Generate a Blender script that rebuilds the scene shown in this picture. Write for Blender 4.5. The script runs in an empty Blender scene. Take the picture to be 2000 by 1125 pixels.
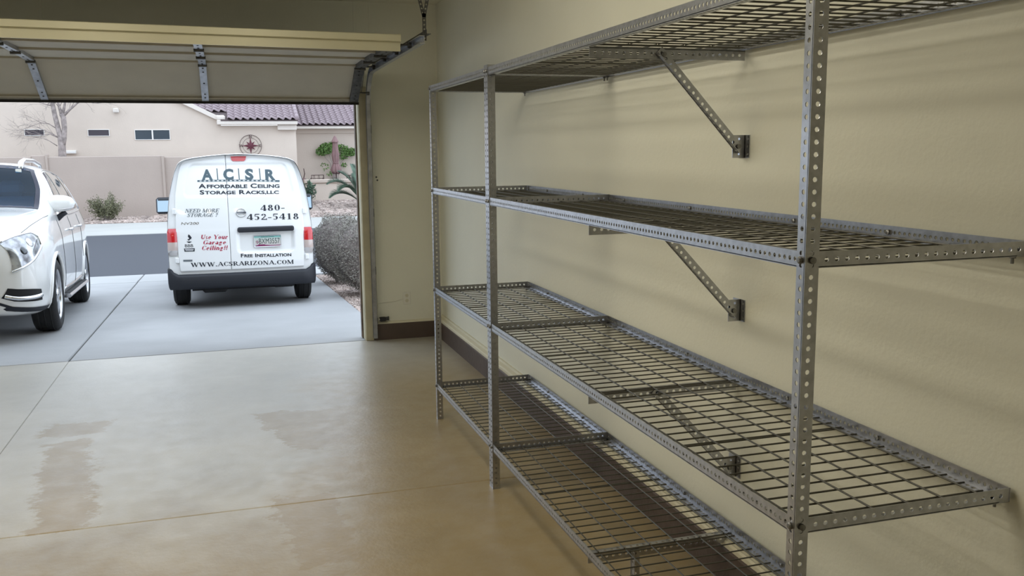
import bpy, math, random
import numpy as np
from mathutils import Matrix, Vector

# ------------------------------------------------------------------ camera
scene = bpy.context.scene
col = scene.collection
FPX = 1784.237
CAM = np.array([0.0, 0.0, 1.74117])
RT = np.array([0.954981, -0.296495, -0.010110])
UP = np.array([0.054208, 0.140892, 0.988540])
FW = np.array([0.291672, 0.944585, -0.150622])
cam_data = bpy.data.cameras.new('camera')
cam_data.sensor_width = 36.0
cam_data.lens = FPX * 36.0 / 2000.0
cam_data.clip_end = 400
cam = bpy.data.objects.new('camera', cam_data)
cam.matrix_world = Matrix(((RT[0], UP[0], -FW[0], CAM[0]), (RT[1], UP[1], -FW[1], CAM[1]),
                           (RT[2], UP[2], -FW[2], CAM[2]), (0, 0, 0, 1)))
col.objects.link(cam)
scene.camera = cam
# ------------------------------------------------------------------ sky light and exposure
world = bpy.data.worlds.new('world')
scene.world = world
world.use_nodes = True
_bg = world.node_tree.nodes['Background']
_bg.inputs[0].default_value = (0.82, 0.93, 1.06, 1)
_bg.inputs[1].default_value = 1.95
_vs = scene.view_settings
_vs.view_transform = 'Standard'
_vs.look = 'None'
_vs.gamma = 1.0
_vs.use_curve_mapping = False
_vs.exposure = 0.28
LAMP_WARM = (1.0, 0.93, 0.76)
LAMP_STRENGTH = 9.2

# ------------------------------------------------------------------ helpers
def ray(px, py):
    return FW + RT * (px - 1000) / FPX - UP * (py - 562.5) / FPX
def atY(px, py, yy):
    d = ray(px, py); return CAM + d * (yy / d[1])
def atZ(px, py, zz):
    d = ray(px, py); return CAM + d * ((zz - CAM[2]) / d[2])

SLOPE = 0.052
YD = 8.325            # inner face of the front wall and threshold
def gz(y):            # driveway, gutter, street, far walk
    if y < YD: return 0.0
    return max(-SLOPE * (y - YD), -0.5)

class MB:
    def __init__(self): self.v = []; self.f = []; self.m = []
    def add(self, vs, fs, mi=0):
        b = len(self.v); self.v += [tuple(map(float, p)) for p in vs]
        self.f += [tuple(i + b for i in q) for q in fs]; self.m += [mi] * len(fs)
        return self
    def box(self, x0, x1, y0, y1, z0, z1, mi=0):
        vs = [(x, y, z) for z in (z0, z1) for y in (y0, y1) for x in (x0, x1)]
        return self.add(vs, [(0, 2, 3, 1), (4, 5, 7, 6), (0, 1, 5, 4), (2, 6, 7, 3), (0, 4, 6, 2), (1, 3, 7, 5)], mi)
    def bbox(self, x0, x1, y0, y1, z0, z1, b=0.01, mi=0):   # box with chamfered edges
        c = ((x0 + x1) / 2, (y0 + y1) / 2, (z0 + z1) / 2); h = ((x1 - x0) / 2, (y1 - y0) / 2, (z1 - z0) / 2)
        b = min(b, min(h) * 0.9)
        vs = []; idx = {}
        for sx in (-1, 1):
            for sy in (-1, 1):
                for sz in (-1, 1):
                    for ax in range(3):
                        p = [sx * h[0], sy * h[1], sz * h[2]]
                        for k in range(3):
                            if k != ax: p[k] -= (sx, sy, sz)[k] * b
                        idx[(sx, sy, sz, ax)] = len(vs); vs.append((c[0] + p[0], c[1] + p[1], c[2] + p[2]))
        fs = []
        for ax in range(3):
            o = [k for k in range(3) if k != ax]
            for s in (-1, 1):
                q = []
                for (a1, b1) in ((-1, -1), (1, -1), (1, 1), (-1, 1)):
                    t = [0, 0, 0]; t[ax] = s; t[o[0]] = a1; t[o[1]] = b1
                    q.append(idx[(t[0], t[1], t[2], ax)])
                if (s > 0) == (ax == 1): q.reverse()
                fs.append(tuple(q))
            for a1 in (-1, 1):
                for b1 in (-1, 1):
                    q = []
                    for s in (-1, 1):
                        t = [0, 0, 0]; t[ax] = s; t[o[0]] = a1; t[o[1]] = b1
                        q.append((idx[(t[0], t[1], t[2], o[0])], idx[(t[0], t[1], t[2], o[1])]))
                    fs.append((q[0][0], q[0][1], q[1][1], q[1][0]))
        for sx in (-1, 1):
            for sy in (-1, 1):
                for sz in (-1, 1):
                    fs.append(tuple(idx[(sx, sy, sz, a)] for a in range(3)))
        return self.add(vs, fs, mi)
    def tube(self, pts, r, n=8, cap=True, mi=0):
        pts = [np.array(p, float) for p in pts]
        rs = r if hasattr(r, '__len__') else [r] * len(pts)
        vs = []; fs = []
        t0 = pts[1] - pts[0]; t0 /= np.linalg.norm(t0)
        ref = np.array([0, 0, 1.0]) if abs(t0[2]) < 0.9 else np.array([1.0, 0, 0])
        a = np.cross(t0, ref); a /= np.linalg.norm(a)
        for i, p in enumerate(pts):
            t = (pts[min(i + 1, len(pts) - 1)] - pts[max(i - 1, 0)]); t = t / (np.linalg.norm(t) + 1e-12)
            a = a - t * (a @ t); a /= (np.linalg.norm(a) + 1e-12); b = np.cross(t, a)
            for k in range(n):
                th = 2 * math.pi * k / n
                vs.append(p + (a * math.cos(th) + b * math.sin(th)) * rs[i])
        for i in range(len(pts) - 1):
            for k in range(n):
                k2 = (k + 1) % n
                fs.append((i * n + k, i * n + k2, (i + 1) * n + k2, (i + 1) * n + k))
        if cap:
            fs.append(tuple(reversed(range(n)))); fs.append(tuple((len(pts) - 1) * n + k for k in range(n)))
        return self.add(vs, fs, mi)
    def lathe(self, prof, c=(0, 0, 0), axis='z', n=24, mi=0):
        vs = []; fs = []
        for (r, h) in prof:
            for k in range(n):
                th = 2 * math.pi * k / n; a, b = r * math.cos(th), r * math.sin(th)
                p = {'z': (a, b, h), 'x': (h, a, b), 'y': (a, h, b)}[axis]
                vs.append((p[0] + c[0], p[1] + c[1], p[2] + c[2]))
        for i in range(len(prof) - 1):
            for k in range(n):
                k2 = (k + 1) % n; fs.append((i * n + k, i * n + k2, (i + 1) * n + k2, (i + 1) * n + k))
        if prof[0][0] > 1e-6: fs.append(tuple(reversed(range(n))))
        if prof[-1][0] > 1e-6: fs.append(tuple((len(prof) - 1) * n + k for k in range(n)))
        return self.add(vs, fs, mi)
    def prism(self, poly, axis, a0, a1, mi=0):   # extrude a polygon of 2-D points along an axis
        n = len(poly)
        def P(p, h): return {'x': (h, p[0], p[1]), 'y': (p[0], h, p[1]), 'z': (p[0], p[1], h)}[axis]
        vs = [P(p, a0) for p in poly] + [P(p, a1) for p in poly]
        fs = [tuple(range(n)), tuple(reversed(range(n, 2 * n)))] + [(i, i + n, (i + 1) % n + n, (i + 1) % n) for i in range(n)]
        return self.add(vs, fs, mi)
    def plate(self, o, u, v, n, L, W, t, pitch=0.02748, hr=0.006, phase=0.5, holes=True, row=0.5, mi=0):
        """perforated strip: o corner, u along, v across, n thickness direction"""
        o, u, v, n = (np.array(k, float) for k in (o, u, v, n))
        P = lambda a, b, c: o + u * a + v * b + n * c
        nc = int(L / pitch + 1e-6) if holes else 0
        s0 = (L - nc * pitch) / 2
        vm = W * row
        for k in range(nc):
            a0 = s0 + k * pitch; a1 = a0 + pitch; am = (a0 + a1) / 2
            ring = []; out = [(a0, 0), (am, 0), (a1, 0), (a1, vm), (a1, W), (am, W), (a0, W), (a0, vm)]
            for j in range(8):
                th = -3 * math.pi / 4 + j * math.pi / 4
                ring.append((am + hr * math.cos(th), vm + hr * math.sin(th)))
            vs = [P(a, b, 0) for a, b in out] + [P(a, b, 0) for a, b in ring] + [P(a, b, t) for a, b in out] + [P(a, b, t) for a, b in ring]
            fs = []
            for j in range(8):
                j2 = (j + 1) % 8
                fs += [(j, 8 + j, 8 + j2, j2), (16 + j, 16 + j2, 24 + j2, 24 + j), (8 + j, 24 + j, 24 + j2, 8 + j2)]
            fs += [(0, 1, 17, 16), (1, 2, 18, 17), (4, 5, 21, 20), (5, 6, 22, 21)]
            self.add(vs, fs, mi)
        ends = [(0, s0), (L - s0, L)] if nc else [(0, L)]
        for a0, a1 in ends:
            if a1 - a0 > 1e-5:
                vs = [P(a, b, c) for c in (0, t) for b in (0, W) for a in (a0, a1)]
                self.add(vs, [(0, 2, 3, 1), (4, 5, 7, 6), (0, 1, 5, 4), (2, 6, 7, 3), (0, 4, 6, 2), (1, 3, 7, 5)], mi)
        return self
    def angle(self, o, u, a, b, L, wa, wb, t=0.002, **k):
        """slotted angle: corner line from o along u, legs along a and b"""
        a = np.array(a, float); b = np.array(b, float)
        self.plate(o, u, a, b, L, wa, t, **k)
        self.plate(np.array(o, float) + a * t, u, b, a, L, wb, t, **k)
        return self
    def build(self, name, mat, parent=None, smooth=False, loc=None):
        me = bpy.data.meshes.new(name); me.from_pydata(self.v, [], self.f)
        mats = mat if isinstance(mat, (list, tuple)) else [mat]
        for m in mats: me.materials.append(m)
        if len(mats) > 1: me.polygons.foreach_set('material_index', self.m)
        if smooth: me.polygons.foreach_set('use_smooth', [True] * len(me.polygons))
        me.validate(); me.update()
        return mesh_obj(name, me, parent, loc)

def mesh_obj(name, me, parent=None, loc=None):
    o = bpy.data.objects.new(name, me); col.objects.link(o)
    if parent is not None: o.parent = parent
    if loc is not None: o.location = loc
    return o
def fix_normals(o):
    import bmesh
    bm = bmesh.new(); bm.from_mesh(o.data); bmesh.ops.remove_doubles(bm, verts=bm.verts, dist=1e-5)
    bmesh.ops.recalc_face_normals(bm, faces=bm.faces); bm.to_mesh(o.data); bm.free(); return o
def tag(o, label=None, cat=None, group=None, kind=None):
    if label: o['label'] = label
    if cat: o['category'] = cat
    if group: o['group'] = group
    if kind: o['kind'] = kind
    return o
def empty(name, loc=(0, 0, 0), rot=(0, 0, 0)):
    o = bpy.data.objects.new(name, None); col.objects.link(o); o.location = loc; o.rotation_euler = rot
    o.empty_display_size = 0.1; return o
def struct(o, label=None, cat=None):
    return tag(o, label, cat, kind='structure')

# ------------------------------------------------------------------ materials
def mat(name, color, rough=0.6, metal=0.0, noise=None, bump=None, spec=None, coat=0.0, trans=None, emit=None, alpha=None, c2=None):
    m = bpy.data.materials.new(name); m.use_nodes = True; nt = m.node_tree; N = nt.nodes; Lk = nt.links
    b = N['Principled BSDF']
    b.inputs['Base Color'].default_value = (*color, 1); b.inputs['Roughness'].default_value = rough
    b.inputs['Metallic'].default_value = metal
    if spec is not None: b.inputs['Specular IOR Level'].default_value = spec
    if coat: b.inputs['Coat Weight'].default_value = coat; b.inputs['Coat Roughness'].default_value = 0.05
    if trans: b.inputs['Transmission Weight'].default_value = trans
    if alpha is not None: b.inputs['Alpha'].default_value = alpha
    if emit: b.inputs['Emission Color'].default_value = (*emit[0], 1); b.inputs['Emission Strength'].default_value = emit[1]
    tc = N.new('ShaderNodeTexCoord')
    if noise:      # (scale, amount): mottled colour
        n = N.new('ShaderNodeTexNoise'); n.inputs['Scale'].default_value = noise[0]; n.inputs['Detail'].default_value = 6
        r = N.new('ShaderNodeValToRGB'); a = noise[1]
        d = c2 or tuple(c * (1 - a) for c in color)
        e = color if c2 else tuple(min(1, c * (1 + a)) for c in color)
        r.color_ramp.elements[0].position = 0.33; r.color_ramp.elements[1].position = 0.67
        r.color_ramp.elements[0].color = (*d, 1); r.color_ramp.elements[1].color = (*e, 1)
        Lk.new(tc.outputs['Object'], n.inputs['Vector']); Lk.new(n.outputs['Fac'], r.inputs['Fac']); Lk.new(r.outputs['Color'], b.inputs['Base Color'])
    if bump:       # (scale, strength)
        n2 = N.new('ShaderNodeTexNoise'); n2.inputs['Scale'].default_value = bump[0]; n2.inputs['Detail'].default_value = 5
        bp = N.new('ShaderNodeBump'); bp.inputs['Strength'].default_value = bump[1]; bp.inputs['Distance'].default_value = 0.01
        Lk.new(tc.outputs['Object'], n2.inputs['Vector']); Lk.new(n2.outputs['Fac'], bp.inputs['Height']); Lk.new(bp.outputs['Normal'], b.inputs['Normal'])
    return m
M = {}
M['wall'] = mat('cream_drywall', (0.73, 0.72, 0.62), 0.75, bump=(55, 0.14), noise=(1.3, 0.03))
M['ceil'] = mat('ceiling_paint', (0.74, 0.71, 0.58), 0.85, bump=(60, 0.2))
M['base'] = mat('brown_base_paint', (0.085, 0.06, 0.05), 0.55, bump=(30, 0.3), noise=(3, 0.15))
M['bead'] = mat('cream_trim', (0.66, 0.62, 0.48), 0.6)
M['galv'] = mat('galvanised_steel', (0.47, 0.48, 0.515), 0.30, 0.93, noise=(45, 0.12))
M['wire'] = mat('galvanised_wire', (0.10, 0.097, 0.085), 0.42, 0.6)
M['bolt'] = mat('zinc_bolt', (0.24, 0.24, 0.24), 0.4, 0.9)
M['door_in'] = mat('door_panel_inside', (0.50, 0.47, 0.40), 0.7, noise=(4, 0.05), bump=(90, 0.12))
M['door_strut'] = mat('door_strut_paint', (0.66, 0.63, 0.47), 0.35, 0.2)
M['steel'] = mat('track_steel', (0.42, 0.43, 0.46), 0.35, 0.85, noise=(20, 0.15))
M['darksteel'] = mat('dark_steel', (0.10, 0.10, 0.10), 0.5, 0.7, noise=(30, 0.3))
M['rubber'] = mat('black_rubber', (0.018, 0.018, 0.02), 0.75, bump=(60, 0.2))
M['plastic_w'] = mat('white_plastic', (0.72, 0.70, 0.62), 0.4)
M['jamb'] = mat('jamb_paint', (0.50, 0.46, 0.33), 0.6, noise=(6, 0.12), bump=(30, 0.2))
M['seal'] = mat('weather_seal', (0.12, 0.085, 0.06), 0.7, noise=(9, 0.4))

def floor_material():
    m = bpy.data.materials.new('sealed_concrete'); m.use_nodes = True; nt = m.node_tree; N = nt.nodes; L = nt.links
    b = N['Principled BSDF']
    geo = N.new('ShaderNodeNewGeometry')
    def noise(scale, detail=5, rough=0.55, vec=None):
        n = N.new('ShaderNodeTexNoise'); n.inputs['Scale'].default_value = scale; n.inputs['Detail'].default_value = detail; n.inputs['Roughness'].default_value = rough
        L.new(vec or geo.outputs['Position'], n.inputs['Vector']); return n.outputs['Fac']
    def math_(op, a, c=None, d=None):
        n = N.new('ShaderNodeMath'); n.operation = op
        for i, k in enumerate((a, c, d)):
            if k is None: continue
            if isinstance(k, (int, float)): n.inputs[i].default_value = k
            else: L.new(k, n.inputs[i])
        return n.outputs[0]
    def ss(v, e0, e1):
        n = N.new('ShaderNodeMapRange'); n.interpolation_type = 'SMOOTHSTEP'; n.inputs['From Min'].default_value = e0; n.inputs['From Max'].default_value = e1
        L.new(v, n.inputs['Value']); return n.outputs['Result']
    sep = N.new('ShaderNodeSeparateXYZ'); L.new(geo.outputs['Position'], sep.inputs[0])
    X, Y = sep.outputs[0], sep.outputs[1]
    n1 = noise(1.7); n2 = noise(9.0); nx = noise(5.0, 6, 0.7)
    wob = math_('MULTIPLY_ADD', nx, 0.36, -0.18)
    wob2 = math_('MULTIPLY_ADD', n1, 1.1, -0.55)
    Xw = math_('ADD', X, wob); Yw = math_('ADD', Y, wob)
    def box(cx, cy, hx, hy, shear=0.0, soft=0.05, xw=Xw, yw=Yw):    # 1 inside
        xs = math_('SUBTRACT', xw, cx)
        if shear: xs = math_('ADD', xs, math_('MULTIPLY', math_('SUBTRACT', yw, cy), shear))
        a = math_('SUBTRACT', math_('ABSOLUTE', xs), hx); c = math_('SUBTRACT', math_('ABSOLUTE', math_('SUBTRACT', yw, cy)), hy)
        return math_('SUBTRACT', 1.0, ss(math_('MAXIMUM', a, c), -soft, soft))
    p1 = box(-0.92, 5.22, 0.13, 0.72, 0.13, 0.03)
    p1b = box(-1.02, 6.20, 0.19, 0.13, 0.0, 0.03)
    # worn sealer: brown to the right and towards the near end, lane and door end dusty grey with sky glare painted in
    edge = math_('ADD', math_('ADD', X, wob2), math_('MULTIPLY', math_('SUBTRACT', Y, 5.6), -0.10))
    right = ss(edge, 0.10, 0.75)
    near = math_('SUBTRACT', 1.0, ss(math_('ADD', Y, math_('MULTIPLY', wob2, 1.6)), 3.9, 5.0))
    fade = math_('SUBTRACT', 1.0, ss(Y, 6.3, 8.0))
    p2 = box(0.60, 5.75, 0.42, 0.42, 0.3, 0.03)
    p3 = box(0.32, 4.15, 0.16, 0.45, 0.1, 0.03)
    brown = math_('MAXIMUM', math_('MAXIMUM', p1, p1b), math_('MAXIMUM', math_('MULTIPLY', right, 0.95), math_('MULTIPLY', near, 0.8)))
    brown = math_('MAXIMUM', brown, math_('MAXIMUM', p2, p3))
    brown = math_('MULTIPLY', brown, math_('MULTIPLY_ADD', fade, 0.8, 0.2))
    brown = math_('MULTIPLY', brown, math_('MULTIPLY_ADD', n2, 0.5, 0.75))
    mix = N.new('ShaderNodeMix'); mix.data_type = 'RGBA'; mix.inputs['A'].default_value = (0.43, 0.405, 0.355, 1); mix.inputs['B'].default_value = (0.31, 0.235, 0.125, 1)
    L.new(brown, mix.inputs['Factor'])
    sp = ss(noise(150, 2, 0.6), 0.66, 0.74)
    mix2 = N.new('ShaderNodeMix'); mix2.data_type = 'RGBA'; mix2.inputs['B'].default_value = (0.10, 0.085, 0.06, 1)
    L.new(math_('MULTIPLY', sp, 0.55), mix2.inputs['Factor']); L.new(mix.outputs['Result'], mix2.inputs['A'])
    mix3 = N.new('ShaderNodeMix'); mix3.data_type = 'RGBA'; mix3.blend_type = 'MULTIPLY'; mix3.inputs['Factor'].default_value = 1
    g = math_('MULTIPLY_ADD', n1, 0.5, 0.75)
    cmb = N.new('ShaderNodeCombineColor'); [L.new(g, cmb.inputs[i]) for i in range(3)]
    L.new(mix2.outputs['Result'], mix3.inputs['A']); L.new(cmb.outputs[0], mix3.inputs['B'])
    L.new(mix3.outputs['Result'], b.inputs['Base Color'])
    L.new(math_('MULTIPLY_ADD', n2, 0.20, 0.27), b.inputs['Roughness']); b.inputs['Specular IOR Level'].default_value = 0.75
    bp = N.new('ShaderNodeBump'); bp.inputs['Strength'].default_value = 0.12; bp.inputs['Distance'].default_value = 0.01
    L.new(noise(40, 4), bp.inputs['Height']); L.new(bp.outputs['Normal'], b.inputs['Normal'])
    return m
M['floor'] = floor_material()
M['joint'] = mat('joint_mortar', (0.40, 0.36, 0.28), 0.8, noise=(8, 0.2))

# ------------------------------------------------------------------ garage shell
XWALL = 1.880; XL = -4.75; YB = -2.6; ZC = 3.03
YOUT = YD + 0.22
XJ = 1.147; XJL = XJ - 4.88; ZH = 2.30
floor = struct(MB().box(XL - 0.1, XWALL + 0.2, YB - 0.1, YD + 0.02, -0.16, -0.007).build('floor', M['joint']))
YJ = 4.485; XS = -1.36
def slab(x0, x1, y0, y1, par, m, z=0.0, b=0.004, zf=None):
    mb = MB(); f = zf or (lambda y: 0.0)
    n = 1; vs = []
    for (ins, dz) in ((0, -0.05), (0, -b), (b, 0)):
        for (x, y) in ((x0 + ins, y0 + ins), (x1 - ins, y0 + ins), (x1 - ins, y1 - ins), (x0 + ins, y1 - ins)):
            vs.append((x, y, z + dz + f(y)))
    fs = [(8, 9, 10, 11), (3, 2, 1, 0)]
    for k in range(2):
        for i in range(4): j = (i + 1) % 4; fs.append((k * 4 + i, k * 4 + j, (k + 1) * 4 + j, (k + 1) * 4 + i))
    mb.add(vs, fs); return mb.build('slab', m, par)
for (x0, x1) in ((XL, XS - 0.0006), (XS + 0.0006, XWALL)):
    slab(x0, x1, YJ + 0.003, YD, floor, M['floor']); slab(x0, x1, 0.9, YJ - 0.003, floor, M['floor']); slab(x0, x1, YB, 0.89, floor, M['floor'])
struct(MB().box(XL - 0.2, XWALL + 0.2, YB - 0.2, YOUT, ZC, ZC + 0.15).build('ceiling', M['ceil']))
wr = struct(MB().box(XWALL, XWALL + 0.2, YB, YOUT, 0, ZC).build('wall_right', M['wall']))
MB().prism([(XWALL + 0.01, 0.20), (XWALL - 0.014, 0.20), (XWALL - 0.018, 0.185), (XWALL - 0.045, 0.178), (XWALL - 0.05, 0.168), (XWALL - 0.05, 0.150), (XWALL + 0.01, 0.150)], 'y', YB, YD - 0.001).build('ledge', M['bead'], wr)
struct(MB().prism([(XWALL + 0.01, 0.151), (XWALL - 0.052, 0.151), (XWALL - 0.058, 0.145), (XWALL - 0.058, 0.0), (XWALL + 0.01, 0.0)], 'y', YB, YD - 0.001).build('baseboard_right', M['base']))
struct(MB().box(XL - 0.2, XL, YB, YOUT, 0, ZC).build('wall_left', M['wall']))
struct(MB().box(XL - 0.2, XWALL + 0.2, YB - 0.2, YB, 0, ZC).build('wall_back', M['wall']))
wf = MB().box(XJ + 0.02, XWALL, YD, YOUT, 0, ZC).box(XL, XJL - 0.02, YD, YOUT, 0, ZC).box(XJL - 0.02, XJ + 0.02, YD, YOUT, ZH, ZC)
wf = struct(wf.build('wall_front', M['wall']))
# drywall joint beads above the door and a batten beside the opening
for xx in (atY(78, 12, YD)[0], atY(692, 30, YD)[0], atY(722, 30, YD)[0]):
    MB().bbox(xx - 0.012, xx + 0.012, YD - 0.004, YD + 0.001, ZH, ZC, 0.003).build('drywall_seam', M['wall'], wf)
MB().bbox(1.262, 1.272, YD - 0.005, YD + 0.001, 0.155, 2.3, 0.003).build('drywall_seam', M['wall'], wf)
MB().prism([(YD + 0.01, 0.170), (YD - 0.012, 0.170), (YD - 0.028, 0.160), (YD - 0.03, 0.150), (YD + 0.01, 0.150)], 'x', 1.25, XWALL - 0.051).build('ledge', M['bead'], wf)
struct(MB().box(1.235, XWALL - 0.055, YD - 0.032, YD + 0.01, 0, 0.151).build('baseboard_front', M['base']))
# jamb boards, stop moulding and seal on both sides of the opening and over it
for k, (xe, s) in enumerate(((XJ, 1), (XJL, -1))):
    j = MB().bbox(min(xe, xe + s * 0.02), max(xe, xe + s * 0.02), YD - 0.005, YOUT + 0.02, 0, ZH, 0.003)
    j = struct(j.build('trim_%d' % (k + 1), M['jamb']))
    MB().bbox(min(xe + s * 0.004, xe + s * 0.075), max(xe + s * 0.004, xe + s * 0.075), YD - 0.024, YD - 0.002, 0, ZH, 0.003).build('casing', M['jamb'], j)
    MB().bbox(min(xe - s * 0.012, xe), max(xe - s * 0.012, xe), YOUT - 0.10, YOUT - 0.03, 0, ZH, 0.003).build('weather_strip', M['seal'], j)
struct(MB().bbox(XJL, XJ, YD - 0.005, YOUT + 0.02, ZH - 0.02, ZH, 0.003).build('trim_3', M['jamb']))

# ------------------------------------------------------------------ overhead door
DX0, DX1 = XJL - 0.03, 1.150
door = struct(empty('door_1', ((DX0 + DX1) / 2, 8.2, 2.18)))
tag(door, 'beige sectional garage door rolled up under the ceiling', 'garage door')
DO = np.array(door.location)
def dshift(mb):
    mb.v = [(x - DO[0], y - DO[1], z - DO[2]) for x, y, z in mb.v]; return mb
def skew(x): return -0.013 * (x + 0.25)
prof = [(8.255, 2.178), (7.80, 2.44), (7.27, 2.452), (6.74, 2.452), (6.215, 2.448)]
wt = [0.25, 0.5, 0.8, 1.0, 1.0]
def panel_pt(k, s, off):       # point along section k at fraction s, offset outwards (towards the ceiling/outside)
    (y0, z0), (y1, z1) = prof[k], prof[k + 1]
    d = np.array([y1 - y0, z1 - z0]); d /= np.linalg.norm(d); n = np.array([-d[1], d[0]]) * -1
    if n[1] < 0: n = -n
    w = wt[k] * (1 - s) + wt[k + 1] * s
    return y0 + (y1 - y0) * s + n[0] * off, z0 + (z1 - z0) * s + n[1] * off, w
for k in range(4):
    mb = MB()
    def ribbon(s0, s1, o0, o1):
        vs = []
        for x in (DX0, DX1):
            for (s, o) in ((s0, o0), (s1, o0), (s1, o1), (s0, o1)):
                y, z, w = panel_pt(k, s, o); vs.append((x, y, z + skew(x) * w))
        mb.add(vs, [(0, 1, 2, 3), (7, 6, 5, 4), (0, 4, 5, 1), (1, 5, 6, 2), (2, 6, 7, 3), (3, 7, 4, 0)])
    ribbon(0.006, 0.994, 0.012, 0.045)
    ribbon(0.004, 0.05, -0.004, 0.012); ribbon(0.955, 0.996, -0.004, 0.012)
    sec = fix_normals(dshift(mb).build('section', M['door_in'], door))
    for xs, wd in ((1.105, 0.075), (-0.135, 0.055), (-1.36, 0.055), (-2.58, 0.055), (DX0 + 0.045, 0.075)):
        st = MB()
        vs = []
        for x in (xs - wd / 2, xs + wd / 2):
            for (s, o) in ((0.0, -0.018), (1.0, -0.018), (1.0, 0.012), (0.0, 0.012)):
                y, z, w = panel_pt(k, s, o); vs.append((x, y, z + skew(x) * w))
        st.add(vs, [(0, 1, 2, 3), (7, 6, 5, 4), (0, 4, 5, 1), (1, 5, 6, 2), (2, 6, 7, 3), (3, 7, 4, 0)])
        # hinge knuckle at the top end and rivets
        y, z, w = panel_pt(k, 0.99, -0.024); zz = z + skew(xs) * w
        st.tube([(xs - wd * 0.62, y, zz), (xs + wd * 0.62, y, zz)], 0.011, 8, mi=1)
        for s in (0.1, 0.2, 0.5, 0.8, 0.9):
            y, z, w = panel_pt(k, s, -0.0185)
            st.lathe([(0.007, -0.003), (0.007, 0.003)], (xs, y, z + skew(xs) * w), 'z', 8, mi=1)
        fix_normals(dshift(st).build('hinge_stile', [M['steel'] if xs < 1 else M['darksteel'], M['darksteel']], sec))
# bottom weather seal and aluminium retainer
mb = MB()
for (a, b_, c, d) in ((0.0, 0.034, -0.012, 0.0), (0.004, 0.03, -0.034, -0.012)):
    vs = []
    for x in (DX0, DX1):
        for (yy, zz) in ((8.245 + a, 2.178 + c), (8.245 + b_, 2.178 + c), (8.245 + b_, 2.178 + d), (8.245 + a, 2.178 + d)):
            vs.append((x, yy, zz + skew(x) * 0.25))
    mb.add(vs, [(0, 1, 2, 3), (7, 6, 5, 4), (0, 4, 5, 1), (1, 5, 6, 2), (2, 6, 7, 3), (3, 7, 4, 0)], 0 if c > -0.03 else 1)
fix_normals(dshift(mb).build('bottom_seal', [M['steel'], M['rubber']], door))
# U-shaped strut along the top section
sp = [(6.20, 2.408), (6.185, 2.408), (6.185, 2.466), (6.150, 2.470), (6.150, 2.510), (6.156, 2.514), (6.215, 2.514), (6.215, 2.508), (6.160, 2.505), (6.160, 2.476), (6.192, 2.472), (6.192, 2.414), (6.20, 2.414)]
mb = MB(); vs = []
for x in (DX0, DX1):
    vs += [(x, y, z + skew(x)) for y, z in sp]
n = len(sp)
mb.add(vs, [tuple(range(n)), tuple(reversed(range(n, 2 * n)))] + [(i, (i + 1) % n, (i + 1) % n + n, i + n) for i in range(n)])
fix_normals(dshift(mb).build('strut', M['door_strut'], door))
mb = MB(); mb.prism([(6.192, 2.43), (6.26, 2.43), (6.26, 2.505), (6.192, 2.505)], 'x', DX1 - 0.01, DX1 + 0.002)
dshift(mb).build('end_cap', M['door_strut'], door)
# rollers riding in the track
for (y, z) in ((8.2, 2.24), (7.82, 2.43), (7.27, 2.445), (6.74, 2.445), (6.25, 2.44)):
    mb = MB().tube([(1.13, y, z), (1.232, y, z)], 0.006, 8).tube([(1.212, y, z), (1.236, y, z)], 0.022, 12)
    dshift(mb).build('roller', M['darksteel'], door)
# lift cable
dshift(MB().tube([(1.17, 8.22, 2.24), (1.172, 7.9, 2.5), (1.18, 7.6, 2.62)], 0.003, 5)).build('lift_cable', M['darksteel'], door)
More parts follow.
